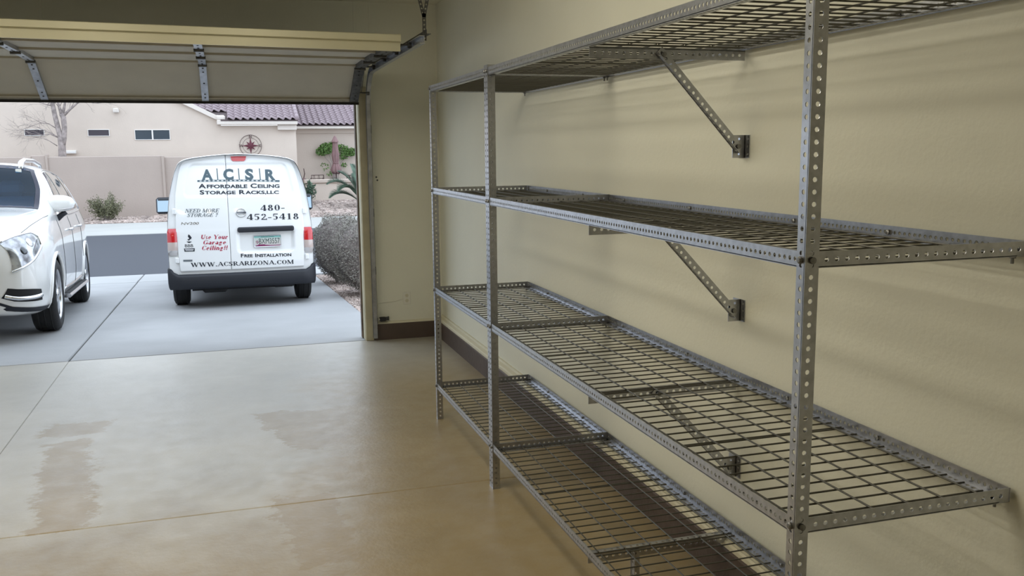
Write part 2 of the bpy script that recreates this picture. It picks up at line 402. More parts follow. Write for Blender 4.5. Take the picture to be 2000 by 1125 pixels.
# tracks
def track(xc, s, label):
    t = empty('door_track', (xc, YD - 0.06, 0.0))
    tag(t, label, 'door track')
    path = [(8.262, 0.03), (8.262, 0.8), (8.262, 1.5), (8.262, 2.05)]
    for i in range(1, 9):
        a = i / 8 * math.pi / 2
        path.append((8.262 - 0.32 * (1 - math.cos(a)) - 0.0, 2.05 + 0.37 * math.sin(a)))
    path += [(7.4, 2.425), (6.6, 2.43), (5.86, 2.432)]
    # C section: web on the outside, two lips
    mb = MB()
    pts = [np.array(p) for p in path]; rows = []
    for i, p in enumerate(pts):
        tn = pts[min(i + 1, len(pts) - 1)] - pts[max(i - 1, 0)]; tn /= np.linalg.norm(tn); nn = np.array([tn[1], -tn[0]])
        ring = []
        for (dx, dn) in ((-0.012, -0.026), (0.022, -0.026), (0.022, 0.026), (-0.012, 0.026), (-0.012, 0.021), (0.019, 0.021), (0.019, -0.021), (-0.012, -0.021)):
            q = p + nn * dn; ring.append((xc * 0 + s * dx, q[0] - (YD - 0.06), q[1]))
        rows.append(ring)
    vs = [v for r_ in rows for v in r_]; k = 8; fs = []
    for i in range(len(rows) - 1):
        for j in range(k): j2 = (j + 1) % k; fs.append((i * k + j, i * k + j2, (i + 1) * k + j2, (i + 1) * k + j))
    fs += [tuple(range(k)), tuple(reversed([(len(rows) - 1) * k + j for j in range(k)]))]
    mb.add(vs, fs); fix_normals(mb.build('rail', M['steel'], t))
    # horizontal support angle above the rail, perforated
    oy = YD - 0.06
    mb = MB().angle((s * 0.03, 5.84 - oy, 2.462), (0, 1, 0), (0, 0, 1), (s, 0, 0), 2.1, 0.03, 0.03, 0.0025, hr=0.005)
    mb.build('support_angle', M['darksteel'], t)
    # wall brackets of the vertical rail
    for z in (0.16, 0.62, 1.15, 1.9):
        mb = MB().box(s * 0.0 - 0.0, s * 0.0 + 0.03, 8.262 - oy, YD - oy - 0.002, z, z + 0.055).box(-0.005, 0.04, YD - oy - 0.004, YD - oy - 0.0005, z - 0.01, z + 0.065)
        mb.tube([(0.02, 8.24 - oy, z + 0.03), (0.02, 8.275 - oy, z + 0.03)], 0.006, 8)
        mb.build('bracket', M['darksteel'], t)
    # strap from the rail end to the ceiling, split like a fork
    mb = MB()
    xs = s * 0.03
    mb.plate((xs - 0.012, 5.90 - oy, 2.43), (0, 0, 1), (1, 0, 0), (0, 1, 0), 0.17, 0.024, 0.003)
    mb.add([], [])
    for dx in (-0.11, 0.10):
        a = np.array([xs, 5.90 - oy, 2.575]); b_ = np.array([xs + dx, 5.90 - oy, ZC - 0.001]); d = b_ - a; Ld = np.linalg.norm(d); d /= Ld
        mb.plate(a - np.array([0.012, 0, 0]), d, (1, 0, 0), (0, 1, 0), Ld, 0.022, 0.003)
    mb.build('hanger', M['darksteel'], t)
    return t
track(1.225, 1, 'steel door track on the jamb side next to the shelves with forked ceiling hanger')
track(XJL - 0.08, -1, 'steel door track on the far left jamb out past the parked car')
# ------------------------------------------------------------------ storage rack
XF, XB = 1.2294, 1.8675
YN, YM, YF = 1.7501, 4.3479, 5.6539
ZS = [2.1138, 1.4861, 0.8538, 0.2228]
PT = 0.002; LA, LB = 0.032, 0.038
RH = 0.019                     # half height of a rail's upright leg
rack = empty('storage_rack', (XB - 0.3, YM, 0))
tag(rack, 'long galvanised slotted-angle storage rack with four wire mesh shelves along the wall', 'storage rack')
RO = np.array(rack.location)
def rb(mb, name, m, smooth=False, parent=rack):
    mb.v = [(x - RO[0], y - RO[1], z - RO[2]) for x, y, z in mb.v]
    return mb.build(name, m, parent, smooth)
PITCH = 0.02748
for y, h in ((YN, 2.45), (YM, 2.145), (YM + LA + 0.001, 2.145), (YF, 2.132)):
    L = h - 0.004
    mb = MB().angle((XF, y, 0.004), (0, 0, 1), (0, 1, 0), (1, 0, 0), L, LA, LB, PT, pitch=PITCH)
    mb.box(XF - 0.001, XF + LB, y - 0.001, y + LA, 0, 0.004)
    rb(mb, 'post', M['galv'])
YE = YF + LA                   # far end of the shelves
secs = [(YN + PT + 0.001, YM - 0.002), (YM + 0.002, YE)]
YBK = 3.075                    # bracket arms in the middle of the long bay
for si, zc in enumerate(ZS):
    zb = zc - RH
    for (y0, y1) in secs:
        # front rail: upright leg outside, flat leg turned in under the mesh
        rb(MB().angle((XF + PT + 0.0005, y0, zb), (0, 1, 0), (0, 0, 1), (1, 0, 0), y1 - y0, 2 * RH, 0.034, PT, pitch=PITCH * 0.75, hr=0.0055), 'front_rail', M['galv'])
        rb(MB().angle((XB, y0, zb), (0, 1, 0), (0, 0, 1), (-1, 0, 0), y1 - y0, 2 * RH, 0.034, PT, pitch=PITCH * 0.75, hr=0.0055), 'back_rail', M['galv'])
        # end rails
        xa = XF + PT * 2 + 0.002
        rb(MB().angle((xa, y0 + 0.0005, zb), (1, 0, 0), (0, 0, 1), (0, 1, 0), XB - xa - 0.003, 2 * RH, 0.034, PT, pitch=PITCH), 'end_rail', M['galv'])
        rb(MB().angle((xa, y1 - 0.0005, zb), (1, 0, 0), (0, 0, 1), (0, -1, 0), XB - xa - 0.003, 2 * RH, 0.034, PT, pitch=PITCH), 'end_rail', M['galv'])
        # welded wire decks, one sheet per bay of 1.3 m
        ns = 2 if y1 - y0 > 2 else 1
        for k in range(ns):
            a = y0 + (y1 - y0) * k / ns + 0.012; b_ = y0 + (y1 - y0) * (k + 1) / ns - 0.012
            mb = MB(); zw = zb + PT + 0.0028
            nw = 20
            for i in range(nw + 1):
                yy = a + (b_ - a) * i / nw
                mb.tube([(XF + 0.012, yy, zw), (XB - 0.012, yy, zw)], 0.0027, 6)
            for yy in ((a + b_) / 2 + 0.012, ):
                mb.tube([(XF + 0.012, yy, zw), (XB - 0.012, yy, zw)], 0.0027, 6)
            for i in range(6):
                xx = XF + 0.05 + i * 0.1075
                mb.tube([(xx, a - 0.004, zw + 0.0052), (xx, b_ + 0.004, zw + 0.0052)], 0.0027, 6)
            rb(mb, 'wire_deck', M['wire'])
    # lag bolts through the back rail and bolts at the posts
    for yy in (YN + 0.03, YN + 0.5, YBK - 0.35, YBK + 0.4, YM - 0.2, YM + 0.35, YE - 0.4, YE - 0.03):
        rb(MB().lathe([(0.0085, 0), (0.0085, -0.006), (0.004, -0.008), (0.001, -0.0085)], (XB - PT - 0.0005, yy, zc), 'x', 6), 'bolt', M['bolt'])
    for yy in (YN + LA / 2, YM + LA / 2, YM + LA * 1.5, YF + LA / 2):
        mb = MB().lathe([(0.001, -0.008), (0.006, -0.0075), (0.0085, -0.005), (0.0085, 0), (0.004, 0.0), (0.004, 0.012), (0.008, 0.012), (0.008, 0.017)], (XF, yy, zc), 'x', 10)
        rb(mb, 'bolt', M['bolt'])
    for yy in (YN, YM):
        rb(MB().lathe([(0.001, -0.006), (0.008, -0.005), (0.008, 0.0)], (XF + LB * 0.5, yy, zc), 'y', 10), 'bolt', M['bolt'])
    # bolt tips hanging under the back corners
    for yy in (YE - 0.02, YM + 0.02, YM - 0.02, YN + 0.03):
        rb(MB().lathe([(0.004, -0.02), (0.004, -0.006), (0.008, -0.006), (0.008, 0.0)], (XB - 0.02, yy, zb), 'z', 8), 'bolt', M['bolt'])
    # bracket arm under the middle of the long bay
    rb(MB().angle((XF + 0.014, YBK, zb - 0.0005), (1, 0, 0), (0, 0, -1), (0, 1, 0), XB - XF - 0.016, LB, LA, PT, pitch=PITCH), 'bracket_arm', M['galv'])
    if si < 3:
        # diagonal brace to a wall plate
        top = np.array([1.525, YBK - 0.003, zb - 0.022]); bot = np.array([XB - 0.030, YBK - 0.003, zc - 0.372])
        d = bot - top; L = np.linalg.norm(d); d /= L
        side = np.cross(d, (0, 1, 0)); side = side if side[2] > 0 else -side
        o = top - side * 0.018 - d * 0.02
        rb(MB().angle(o, d, side, (0, -1, 0), L + 0.04, 0.036, 0.022, PT, pitch=PITCH), 'brace', M['galv'])
        mb = MB().angle((XWALL - 0.0005, YBK + 0.001, zc - 0.415), (0, 0, 1), (-1, 0, 0), (0, 1, 0), 0.085, 0.055, 0.05, 0.003, pitch=0.028, hr=0.005)
        mb.angle((XWALL - 0.0005, YBK - 0.03, zc - 0.415), (0, 0, 1), (0, 1, 0), (-1, 0, 0), 0.085, 0.028, 0.004, 0.003, pitch=0.028, hr=0.005)
        pl = rb(mb, 'wall_plate', M['galv'])
        rb(MB().lathe([(0.001, -0.009), (0.009, -0.008), (0.009, 0)], (XWALL - 0.035, YBK - 0.004, zc - 0.372), 'y', 8), 'bolt', M['bolt'])
        rb(MB().lathe([(0.001, -0.008), (0.009, -0.007), (0.009, 0)], (1.53, YBK - 0.005, zb - 0.022), 'y', 8), 'bolt', M['bolt'])
    else:
        # short bent foot carrying the bottom shelf arm
        rb(MB().angle((1.42, YBK - 0.003, 0), (0, 0, 1), (1, 0, 0), (0, -1, 0), zb - 0.008, LB, LA, PT, pitch=PITCH), 'foot', M['galv'])

# ------------------------------------------------------------------ outlet, sensor, wire
ol = empty('wall_outlet', (1.543, YD, 0.376)); tag(ol, 'white duplex wall outlet beside the garage door opening', 'outlet')
MB().bbox(-0.035, 0.035, -0.006, 0.0, -0.058, 0.058, 0.003).build('cover_plate', M['plastic_w'], ol)
for dz in (-0.024, 0.024):
    f = MB().lathe([(0.001, -0.009), (0.016, -0.009), (0.017, -0.006), (0.017, -0.005)], (0, 0, dz), 'y', 16).build('socket', M['bead'], ol)
    MB().box(-0.007, -0.005, -0.0095, -0.008, dz - 0.002, dz + 0.007).box(0.005, 0.007, -0.0095, -0.008, dz - 0.002, dz + 0.007).lathe([(0.0025, -0.0095), (0.0025, -0.008)], (0, 0, dz - 0.009), 'y', 8).build('slot', M['rubber'], f)
tag(MB().tube([(1.50, YD - 0.004, 0.37), (1.42, YD - 0.004, 0.35), (1.32, YD - 0.005, 0.345), (1.27, YD - 0.007, 0.34), (1.262, YD - 0.008, 0.25), (1.262, YD - 0.012, 0.185)], 0.002, 6).build('low_voltage_wire', M['plastic_w']), 'thin pale wire stapled between outlet and door sensor', 'wire')
se = empty('safety_sensor', (1.275, YD - 0.036, 0.195)); tag(se, 'black safety beam sensor at the foot of the door track', 'sensor')
MB().box(0.0, 0.09, -0.002, 0.002, -0.012, 0.022).box(0.086, 0.09, -0.002, 0.034, -0.012, 0.022).build('bracket', M['darksteel'], se)
MB().bbox(0.0, 0.055, -0.045, -0.003, -0.014, 0.026, 0.006).build('housing', M['rubber'], se)
MB().lathe([(0.010, 0), (0.010, -0.006), (0.006, -0.008), (0.001, -0.008)], (-0.0005, -0.024, 0.006), 'x', 12).build('lens', M['plastic_w'], se)
# torsion hook marks: two small screw heads left in the front wall
for (px, py, wh) in ((735, 346, 'upper'), (737, 352, 'lower')):
    q = atY(px, py, YD)
    tag(MB().lathe([(0.001, -0.006), (0.008, -0.004), (0.009, 0.0)], (0, 0, 0), 'y', 8).build('screw', M['darksteel'], loc=(q[0], YD, q[2])), wh + ' of two small dark screw heads in the front wall beside the door track', 'screw', 'screw heads in the front wall')

# ------------------------------------------------------------------ ceiling fixtures: lamp inferred from wall shadows, more added to soften and fill
M['diff'] = mat('lit_diffuser', (0.9, 0.9, 0.85), 0.5, emit=(LAMP_WARM, LAMP_STRENGTH))
def fixture(x, y, label):
    cl = empty('ceiling_fill_light', (x, y, ZC)); tag(cl, label, 'ceiling light', 'unseen garage ceiling lights spread for soft fill')
    MB().bbox(-0.13, 0.13, -1.21, 1.21, -0.03, 0.0, 0.006).build('body', M['plastic_w'], cl)
    pr = [(-0.12, -0.03), (-0.115, -0.06), (-0.08, -0.085), (0, -0.092), (0.08, -0.085), (0.115, -0.06), (0.12, -0.03)]
    MB().prism(pr, 'y', -1.195, 1.195).build('diffuser', M['diff'], cl)
    for s in (-1, 1):
        MB().prism([(p[0] * 1.03, p[1] * 1.03 + 0.001) for p in pr], 'y', s * 1.196, s * 1.212).build('end_cap', M['plastic_w'], cl)
for fx, fl_ in ((0.25, 'nearest the shelves'), (-1.0, 'second from the shelves'), (-2.25, 'second from the left wall'), (-3.5, 'nearest the left wall')):
    fixture(fx, 3.5, 'unseen long lit fluorescent wrap fixture on the garage ceiling, one of a row spread out for soft fill, ' + fl_)
# ------------------------------------------------------------------ vehicles: smooth lofts
M['paint'] = mat('white_car_paint', (0.86, 0.87, 0.88), 0.28, coat=1.0, spec=0.5)
M['pearl'] = mat('pearl_white_paint', (0.84, 0.84, 0.83), 0.25, 0.05, coat=1.0)
M['bumper'] = mat('dark_bumper_plastic', (0.012, 0.014, 0.021), 0.55, bump=(200, 0.1))
M['tyre'] = mat('tyre_rubber', (0.017, 0.017, 0.018), 0.8, bump=(35, 0.4))
M['under'] = mat('underbody_black', (0.010, 0.010, 0.011), 0.8)
M['chrome'] = mat('chrome', (0.75, 0.76, 0.78), 0.12, 1.0)
M['alloy'] = mat('alloy_rim', (0.62, 0.63, 0.66), 0.22, 0.95)
M['red_lens'] = mat('red_lens', (0.55, 0.012, 0.02), 0.12, coat=1.0)
M['clear_lens'] = mat('clear_lens', (0.62, 0.60, 0.60), 0.08, 0.35, coat=1.0)
M['amber'] = mat('amber_lens', (0.55, 0.45, 0.42), 0.12, coat=1.0)
M['tint'] = mat('tinted_glass', (0.02, 0.028, 0.04), 0.04, coat=1.0)
M['frit'] = mat('black_glass_border', (0.022, 0.022, 0.04), 0.35, spec=0.2)
M['lamp_lens'] = mat('faceted_lamp_lens', (0.62, 0.64, 0.68), 0.08, 0.7, noise=(9, 0.5), c2=(0.06, 0.055, 0.06), coat=1.0)
M['seat'] = mat('grey_seat_cloth', (0.075, 0.095, 0.115), 0.8)
M['cabin'] = mat('cabin_trim', (0.035, 0.045, 0.055), 0.8)
M['gap'] = mat('panel_gap', (0.02, 0.022, 0.025), 0.8)
def glass_material():
    m = bpy.data.materials.new('blue_tinted_windscreen'); m.use_nodes = True; nt = m.node_tree; N = nt.nodes; L = nt.links
    b = N['Principled BSDF']; b.inputs['Base Color'].default_value = (0.02, 0.05, 0.09, 1); b.inputs['Roughness'].default_value = 0.03
    t = N.new('ShaderNodeBsdfTransparent'); t.inputs[0].default_value = (0.34, 0.62, 0.92, 1)
    mx = N.new('ShaderNodeMixShader'); mx.inputs[0].default_value = 0.30
    L.new(t.outputs[0], mx.inputs[1]); L.new(b.outputs[0], mx.inputs[2]); L.new(mx.outputs[0], N['Material Output'].inputs[0])
    return m
M['glass'] = glass_material()

def catmull(P, ts, t):
    """P: list of arrays at knots ts; smooth non-uniform Hermite interpolation"""
    n = len(ts); i = int(np.searchsorted(ts, t, side='right') - 1); i = max(0, min(n - 2, i))
    h = ts[i + 1] - ts[i]; s = (t - ts[i]) / h
    def tang(k):
        if k == 0: return (P[1] - P[0]) / (ts[1] - ts[0])
        if k == n - 1: return (P[-1] - P[-2]) / (ts[-1] - ts[-2])
        d0 = (P[k] - P[k - 1]) / (ts[k] - ts[k - 1]); d1 = (P[k + 1] - P[k]) / (ts[k + 1] - ts[k])
        out = np.where(d0 * d1 > 0, 2 * d0 * d1 / np.where(np.abs(d0 + d1) < 1e-9, 1, d0 + d1), 0.0)
        return out
    m0, m1 = tang(i) * h, tang(i + 1) * h
    return (2 * s**3 - 3 * s**2 + 1) * P[i] + (s**3 - 2 * s**2 + s) * m0 + (-2 * s**3 + 3 * s**2) * P[i + 1] + (s**3 - s**2) * m1

class Loft:
    def __init__(self, stations):           # [(y, [(x,z)...])]
        self.ys = np.array([s[0] for s in stations], float)
        self.P = [np.array(s[1], float) for s in stations]
        self.K = len(stations[0][1]); self.vs = np.arange(self.K, dtype=float)
        self.cache = {}
    def ring(self, y):
        if y not in self.cache: self.cache[y] = catmull(self.P, self.ys, y)
        return self.cache[y]
    def S(self, y, v, side=1):
        r = self.ring(y); p = catmull(list(r) + [np.array([-r[-2][0], r[-2][1]])], np.append(self.vs, self.K), min(v, self.K - 1 - 1e-9)); return np.array([side * p[0], y, p[1]])
    def N(self, y, v, side=1):
        e = 0.02; y0, y1 = max(self.ys[0], y - e), min(self.ys[-1], y + e); v0, v1 = max(0, v - 0.05), min(self.K - 1, v + 0.05)
        n = np.cross(self.S(y1, v) - self.S(y0, v), self.S(y, v1) - self.S(y, v0)); n /= (np.linalg.norm(n) + 1e-9)
        if n[0] * 1 + n[2] * 0.6 < 0: n = -n
        return np.array([side * n[0], n[1], n[2]])
    def body(self, name, m, parent, ysteps, vsteps, drop=None, caps=True):
        mb = MB(); ny, nv = len(ysteps), len(vsteps)
        for side in (1, -1):
            vs = [self.S(y, v, side) for y in ysteps for v in vsteps]; fs = []
            for i in range(ny - 1):
                for j in range(nv - 1):
                    ym, vm = (ysteps[i] + ysteps[i + 1]) / 2, (vsteps[j] + vsteps[j + 1]) / 2
                    if drop and drop(ym, vm, self.S(ym, vm, 1)): continue
                    fs.append((i * nv + j, i * nv + j + 1, (i + 1) * nv + j + 1, (i + 1) * nv + j))
            mb.add(vs, fs)
        if caps:
            for y in (ysteps[0], ysteps[-1]):
                r = [self.S(y, v, 1) for v in vsteps] + [self.S(y, v, -1) for v in reversed(vsteps)]
                mb.add(r, [tuple(range(len(r)))])
        o = mb.build(name, m, parent, True); fix_normals(o); return o
    def patch(self, name, m, parent, poly, off=0.004, side=1, ny=10, nv=8, both=False, thick=None):
        """poly: four corners (y,v) in order; bilinear patch lifted off the body"""
        mb = MB()
        for sd in ((1, -1) if both else (side,)):
            vs = []; fs = []
            for i in range(ny + 1):
                for j in range(nv + 1):
                    a, b_ = i / ny, j / nv
                    q = (np.array(poly[0]) * (1 - a) * (1 - b_) + np.array(poly[1]) * a * (1 - b_) + np.array(poly[2]) * a * b_ + np.array(poly[3]) * (1 - a) * b_)
                    vs.append(self.S(q[0], q[1], sd) + self.N(q[0], q[1], sd) * off)
            for i in range(ny):
                for j in range(nv): k = i * (nv + 1) + j; fs.append((k, k + 1, k + nv + 2, k + nv + 1))
            mb.add(vs, fs)
        return mb.build(name, m, parent, True)
    def line(self, mb, pts, r=0.004, off=0.001, side=1, n=6):
        d = []
        for p, q in zip(pts[:-1], pts[1:]): d += [(p[0] + (q[0] - p[0]) * k / 6, p[1] + (q[1] - p[1]) * k / 6) for k in range(6)]
        d.append(pts[-1])
        mb.tube([self.S(y, v, side) + self.N(y, v, side) * off for y, v in d], r, n)

def lin(a, b, n): return [a + (b - a) * i / n for i in range(n + 1)]
def wheel(parent, x, y, side, R, rimR, W, spokes=7, z=None):
    """tyre, rim, spokes and hub as parts; the outer face looks along side"""
    z = R if z is None else z
    t = MB(); prof = [(rimR, -W / 2 + 0.012), (rimR + 0.02, -W / 2), (R - 0.05, -W / 2 - 0.004), (R - 0.015, -W / 2 + 0.012), (R, -W / 2 + 0.04), (R, W / 2 - 0.04), (R - 0.015, W / 2 - 0.012), (R - 0.05, W / 2 + 0.004), (rimR + 0.02, W / 2), (rimR, W / 2 - 0.012)]
    n = 40
    vs = []; fs = []
    for (r, h) in prof:
        for k in range(n):
            th = 2 * math.pi * k / n; vs.append((x + h * side, y + r * math.cos(th), z + r * math.sin(th)))
    for i in range(len(prof) - 1):
        for k in range(n): k2 = (k + 1) % n; fs.append((i * n + k, i * n + k2, (i + 1) * n + k2, (i + 1) * n + k))
    t.add(vs, fs)
    for gx in (-0.06, 0.0, 0.06):                       # tread grooves as thin raised ribs between them
        t.tube([(x + gx, y + (R + 0.001) * math.cos(a), z + (R + 0.001) * math.sin(a)) for a in lin(0, 2 * math.pi, 40)], 0.006, 4, cap=False)
    o = fix_normals(t.build('tyre', M['tyre'], parent, True))
    rm = MB(); rp = [(rimR, W / 2 - 0.01), (rimR - 0.012, W / 2 - 0.004), (rimR - 0.02, W / 2 - 0.02), (rimR - 0.03, -W / 2 + 0.03), (0.06, -W / 2 + 0.04), (0.001, -W / 2 + 0.04)]
    vs = []; fs = []
    for (r, h) in rp:
        for k in range(n):
            th = 2 * math.pi * k / n; vs.append((x + h * side, y + r * math.cos(th), z + r * math.sin(th)))
    for i in range(len(rp) - 1):
        for k in range(n): k2 = (k + 1) % n; fs.append((i * n + k, i * n + k2, (i + 1) * n + k2, (i + 1) * n + k))
    rm.add(vs, fs); rim = fix_normals(rm.build('rim', M['alloy'], o, True))
    for k in range(spokes):
        th = 2 * math.pi * k / spokes
        sp = MB(); hx = W / 2 - 0.02
        def Q(r, w, h):
            c, s_ = math.cos(th), math.sin(th); return (x + h * side, y + r * c - w * s_, z + r * s_ + w * c)
        vs = [Q(0.04, -0.03, hx), Q(0.04, 0.03, hx), Q(rimR - 0.012, 0.045, hx - 0.004), Q(rimR - 0.012, -0.045, hx - 0.004), Q(0.04, -0.025, hx - 0.04), Q(0.04, 0.025, hx - 0.04), Q(rimR - 0.02, 0.035, hx - 0.04), Q(rimR - 0.02, -0.035, hx - 0.04)]
        sp.add(vs, [(0, 1, 2, 3), (7, 6, 5, 4), (0, 4, 5, 1), (1, 5, 6, 2), (2, 6, 7, 3), (3, 7, 4, 0)])
        fix_normals(sp.build('spoke', M['alloy'], o))
    hb = MB(); hb.lathe([(0.06, 0), (0.055, side * 0.012), (0.02, side * 0.018), (0.001, side * 0.018)], (x + side * (W / 2 - 0.025), y, z), 'x', 16)
    fix_normals(hb.build('hub_cap', M['chrome'], o, True))
    return o

# ------------------------------------------------------------------ white SUV parked on the left, nose towards the garage
SF_ = math.atan(SLOPE)
suv_c = np.array([-2.745, 10.52])     # centre between the front wheels
suv = empty('suv', (suv_c[0], suv_c[1], gz(suv_c[1])), (-SF_, 0, math.radians(2.7)))
tag(suv, 'pearl white SUV parked nose to the garage at the left edge', 'car')
FO = 1.0                             # front overhang: local y = 0 at the front axle
def st(y, pts): return (y - FO, pts)
bz = 0.24
suvL = Loft([
 st(0.00, [(0, 0.420), (.40, 0.400), (.52, 0.440), (.60, 0.560), (.62, 0.680), (.58, 0.818), (.50, 0.911), (.38, 0.970), (.18, 1.000), (0, 1.006)]),
 st(0.06, [(0, 0.300), (.52, 0.300), (.68, 0.360), (.76, 0.540), (.77, 0.724), (.72, 0.888), (.60, 0.994), (.45, 1.052), (.22, 1.088), (0, 1.100)]),
 st(0.22, [(0, 0.260), (.68, 0.260), (.85, 0.330), (.895, 0.540), (.885, 0.771), (.81, 0.970), (.68, 1.064), (.50, 1.123), (.26, 1.158), (0, 1.170)]),
 st(0.50, [(0, bz), (.78, bz), (.93, 0.320), (.965, 0.560), (.95, 0.841), (.885, 1.041), (.76, 1.123), (.56, 1.180), (.30, 1.210), (0, 1.220)]),
 st(1.00, [(0, bz), (.80, bz), (.955, 0.320), (.995, 0.600), (.985, 0.911), (.925, 1.111), (.86, 1.190), (.72, 1.235), (.38, 1.270), (0, 1.280)]),
 st(1.40, [(0, bz), (.80, bz), (.955, 0.320), (.995, 0.620), (.985, 0.935), (.935, 1.147), (.895, 1.225), (.80, 1.275), (.42, 1.310), (0, 1.320)]),
 st(1.80, [(0, bz), (.80, bz), (.955, 0.320), (.995, 0.620), (.985, 0.947), (.940, 1.164), (.880, 1.340), (.785, 1.465), (.42, 1.520), (0, 1.535)]),
 st(2.32, [(0, bz), (.80, bz), (.955, 0.320), (.995, 0.620), (.985, 0.959), (.940, 1.180), (.840, 1.500), (.680, 1.735), (.36, 1.805), (0, 1.820)]),
 st(3.00, [(0, bz), (.80, bz), (.955, 0.320), (.995, 0.620), (.985, 0.970), (.940, 1.190), (.835, 1.530), (.670, 1.770), (.36, 1.845), (0, 1.860)]),
 st(4.00, [(0, bz), (.80, bz), (.955, 0.330), (.995, 0.640), (.985, 0.994), (.935, 1.210), (.815, 1.540), (.645, 1.760), (.34, 1.830), (0, 1.845)]),
 st(4.65, [(0, 0.300), (.78, 0.300), (.92, 0.380), (.96, 0.660), (.955, 1.006), (.90, 1.220), (.75, 1.500), (.59, 1.690), (.32, 1.760), (0, 1.770)]),
 st(5.00, [(0, 0.360), (.74, 0.360), (.86, 0.440), (.90, 0.680), (.895, 1.017), (.84, 1.210), (.68, 1.390), (.53, 1.520), (.28, 1.570), (0, 1.580)]),
 st(5.12, [(0, 0.420), (.62, 0.420), (.74, 0.480), (.80, 0.700), (.79, 0.994), (.72, 1.147), (.58, 1.240), (.44, 1.310), (.22, 1.340), (0, 1.350)])])
WS = (1.42 - FO, 2.27 - FO)          # windscreen in y
SW = (1.78 - FO, 4.55 - FO)          # side glass in y
RAX = 3.03
def sdrop(y, v, p):
    if WS[0] < y < WS[1] and v > 7.06: return True
    for ya in (0.0, RAX):
        if (y - ya) ** 2 + (p[2] - 0.38) ** 2 < 0.435 ** 2 and p[2] < 0.86 and abs(p[0]) > 0.5: return True
    return False
ys = sorted(set([round(k, 4) for k in lin(-1.0, -0.78, 12) + lin(-0.78, 4.12, 122) + [WS[0], WS[1]]]))
vsx = sorted(set([round(k, 3) for k in lin(0, 1, 3) + lin(1, 5, 40) + lin(5, 9, 28) + [7.06]]))
suvL.body('body', M['pearl'], suv, ys, vsx, sdrop)
# cabin seen through the windscreen
cb = MB().box(-0.70, 0.70, 0.62, 3.2, 0.5, 0.95).box(-0.72, 0.72, 0.48, 0.72, 0.95, 1.16)
cb.box(-0.62, 0.62, 2.9, 2.95, 0.9, 1.5)
cb.build('cabin', M['cabin'], suv)
for sx in (-0.38, 0.38):
    s = MB()
    pr = [(1.28, 0.9), (1.42, 1.42), (1.46, 1.44), (1.54, 1.42), (1.50, 0.9)]
    s.prism(pr, 'x', sx - 0.24, sx + 0.24); so = fix_normals(s.build('seat', M['seat'], suv))
    h = MB().bbox(sx - 0.14, sx + 0.14, 1.44, 1.56, 1.44, 1.62, 0.05); h.build('headrest', M['seat'], so)
MB().tube([(0.38 + 0.18 * math.cos(a), 0.98 + 0.07 * math.sin(a), 1.13 + 0.16 * math.sin(a)) for a in lin(0, 2 * math.pi, 24)], 0.016, 8, cap=False).build('steering_wheel', M['cabin'], suv, True)
# windscreen, its dark border, side glass and pillars
mb = MB(); vs = []; fs = []; nx_, ny_ = 24, 10
for i in range(ny_ + 1):
    for j in range(nx_ + 1):
        y = WS[0] + (WS[1] - WS[0]) * i / ny_; t = -1 + 2 * j / nx_; v = 9 - abs(t) * (9 - 7.06)
        vs.append(suvL.S(y, v, 1 if t >= 0 else -1) + np.array([0, -0.003, 0.003]))
for i in range(ny_):
    for j in range(nx_): k = i * (nx_ + 1) + j; fs.append((k, k + 1, k + nx_ + 2, k + nx_ + 1))
mb.add(vs, fs); wsg = mb.build('windscreen', M['glass'], suv, True)
mb = MB()
def wsp(y, t, off=0.006):
    v = 9 - abs(t) * (9 - 7.06); return suvL.S(y, v, 1 if t >= 0 else -1) + np.array([0, -off * 0.7, off * 0.7])
def wstrip(y0, y1, t0, t1, n=16):
    vs = []; fs = []
    for i in range(n + 1):
        a = i / n
        if abs(t1 - t0) > abs(y1 - y0): vs += [wsp(y0, t0 + (t1 - t0) * a), wsp(y1, t0 + (t1 - t0) * a)]
        else: vs += [wsp(y0 + (y1 - y0) * a, t0), wsp(y0 + (y1 - y0) * a, t1)]
    for i in range(n): fs.append((2 * i, 2 * i + 1, 2 * i + 3, 2 * i + 2))
    mb.add(vs, fs)
wstrip(WS[0], WS[0] + 0.06, -1, 1); wstrip(WS[1] - 0.10, WS[1], -1, 1); wstrip(WS[0], WS[1], 0.91, 1.0, 12); wstrip(WS[0], WS[1], -1.0, -0.91, 12)
mb.build('screen_border', M['frit'], wsg, True)
q = wsp(WS[1] - 0.14, 0.72, 0.008)
MB().bbox(q[0] - 0.03, q[0] + 0.03, q[1] - 0.01, q[1] + 0.03, q[2] - 0.02, q[2] + 0.02, 0.004).build('windscreen_sticker', M['plastic_w'], wsg)
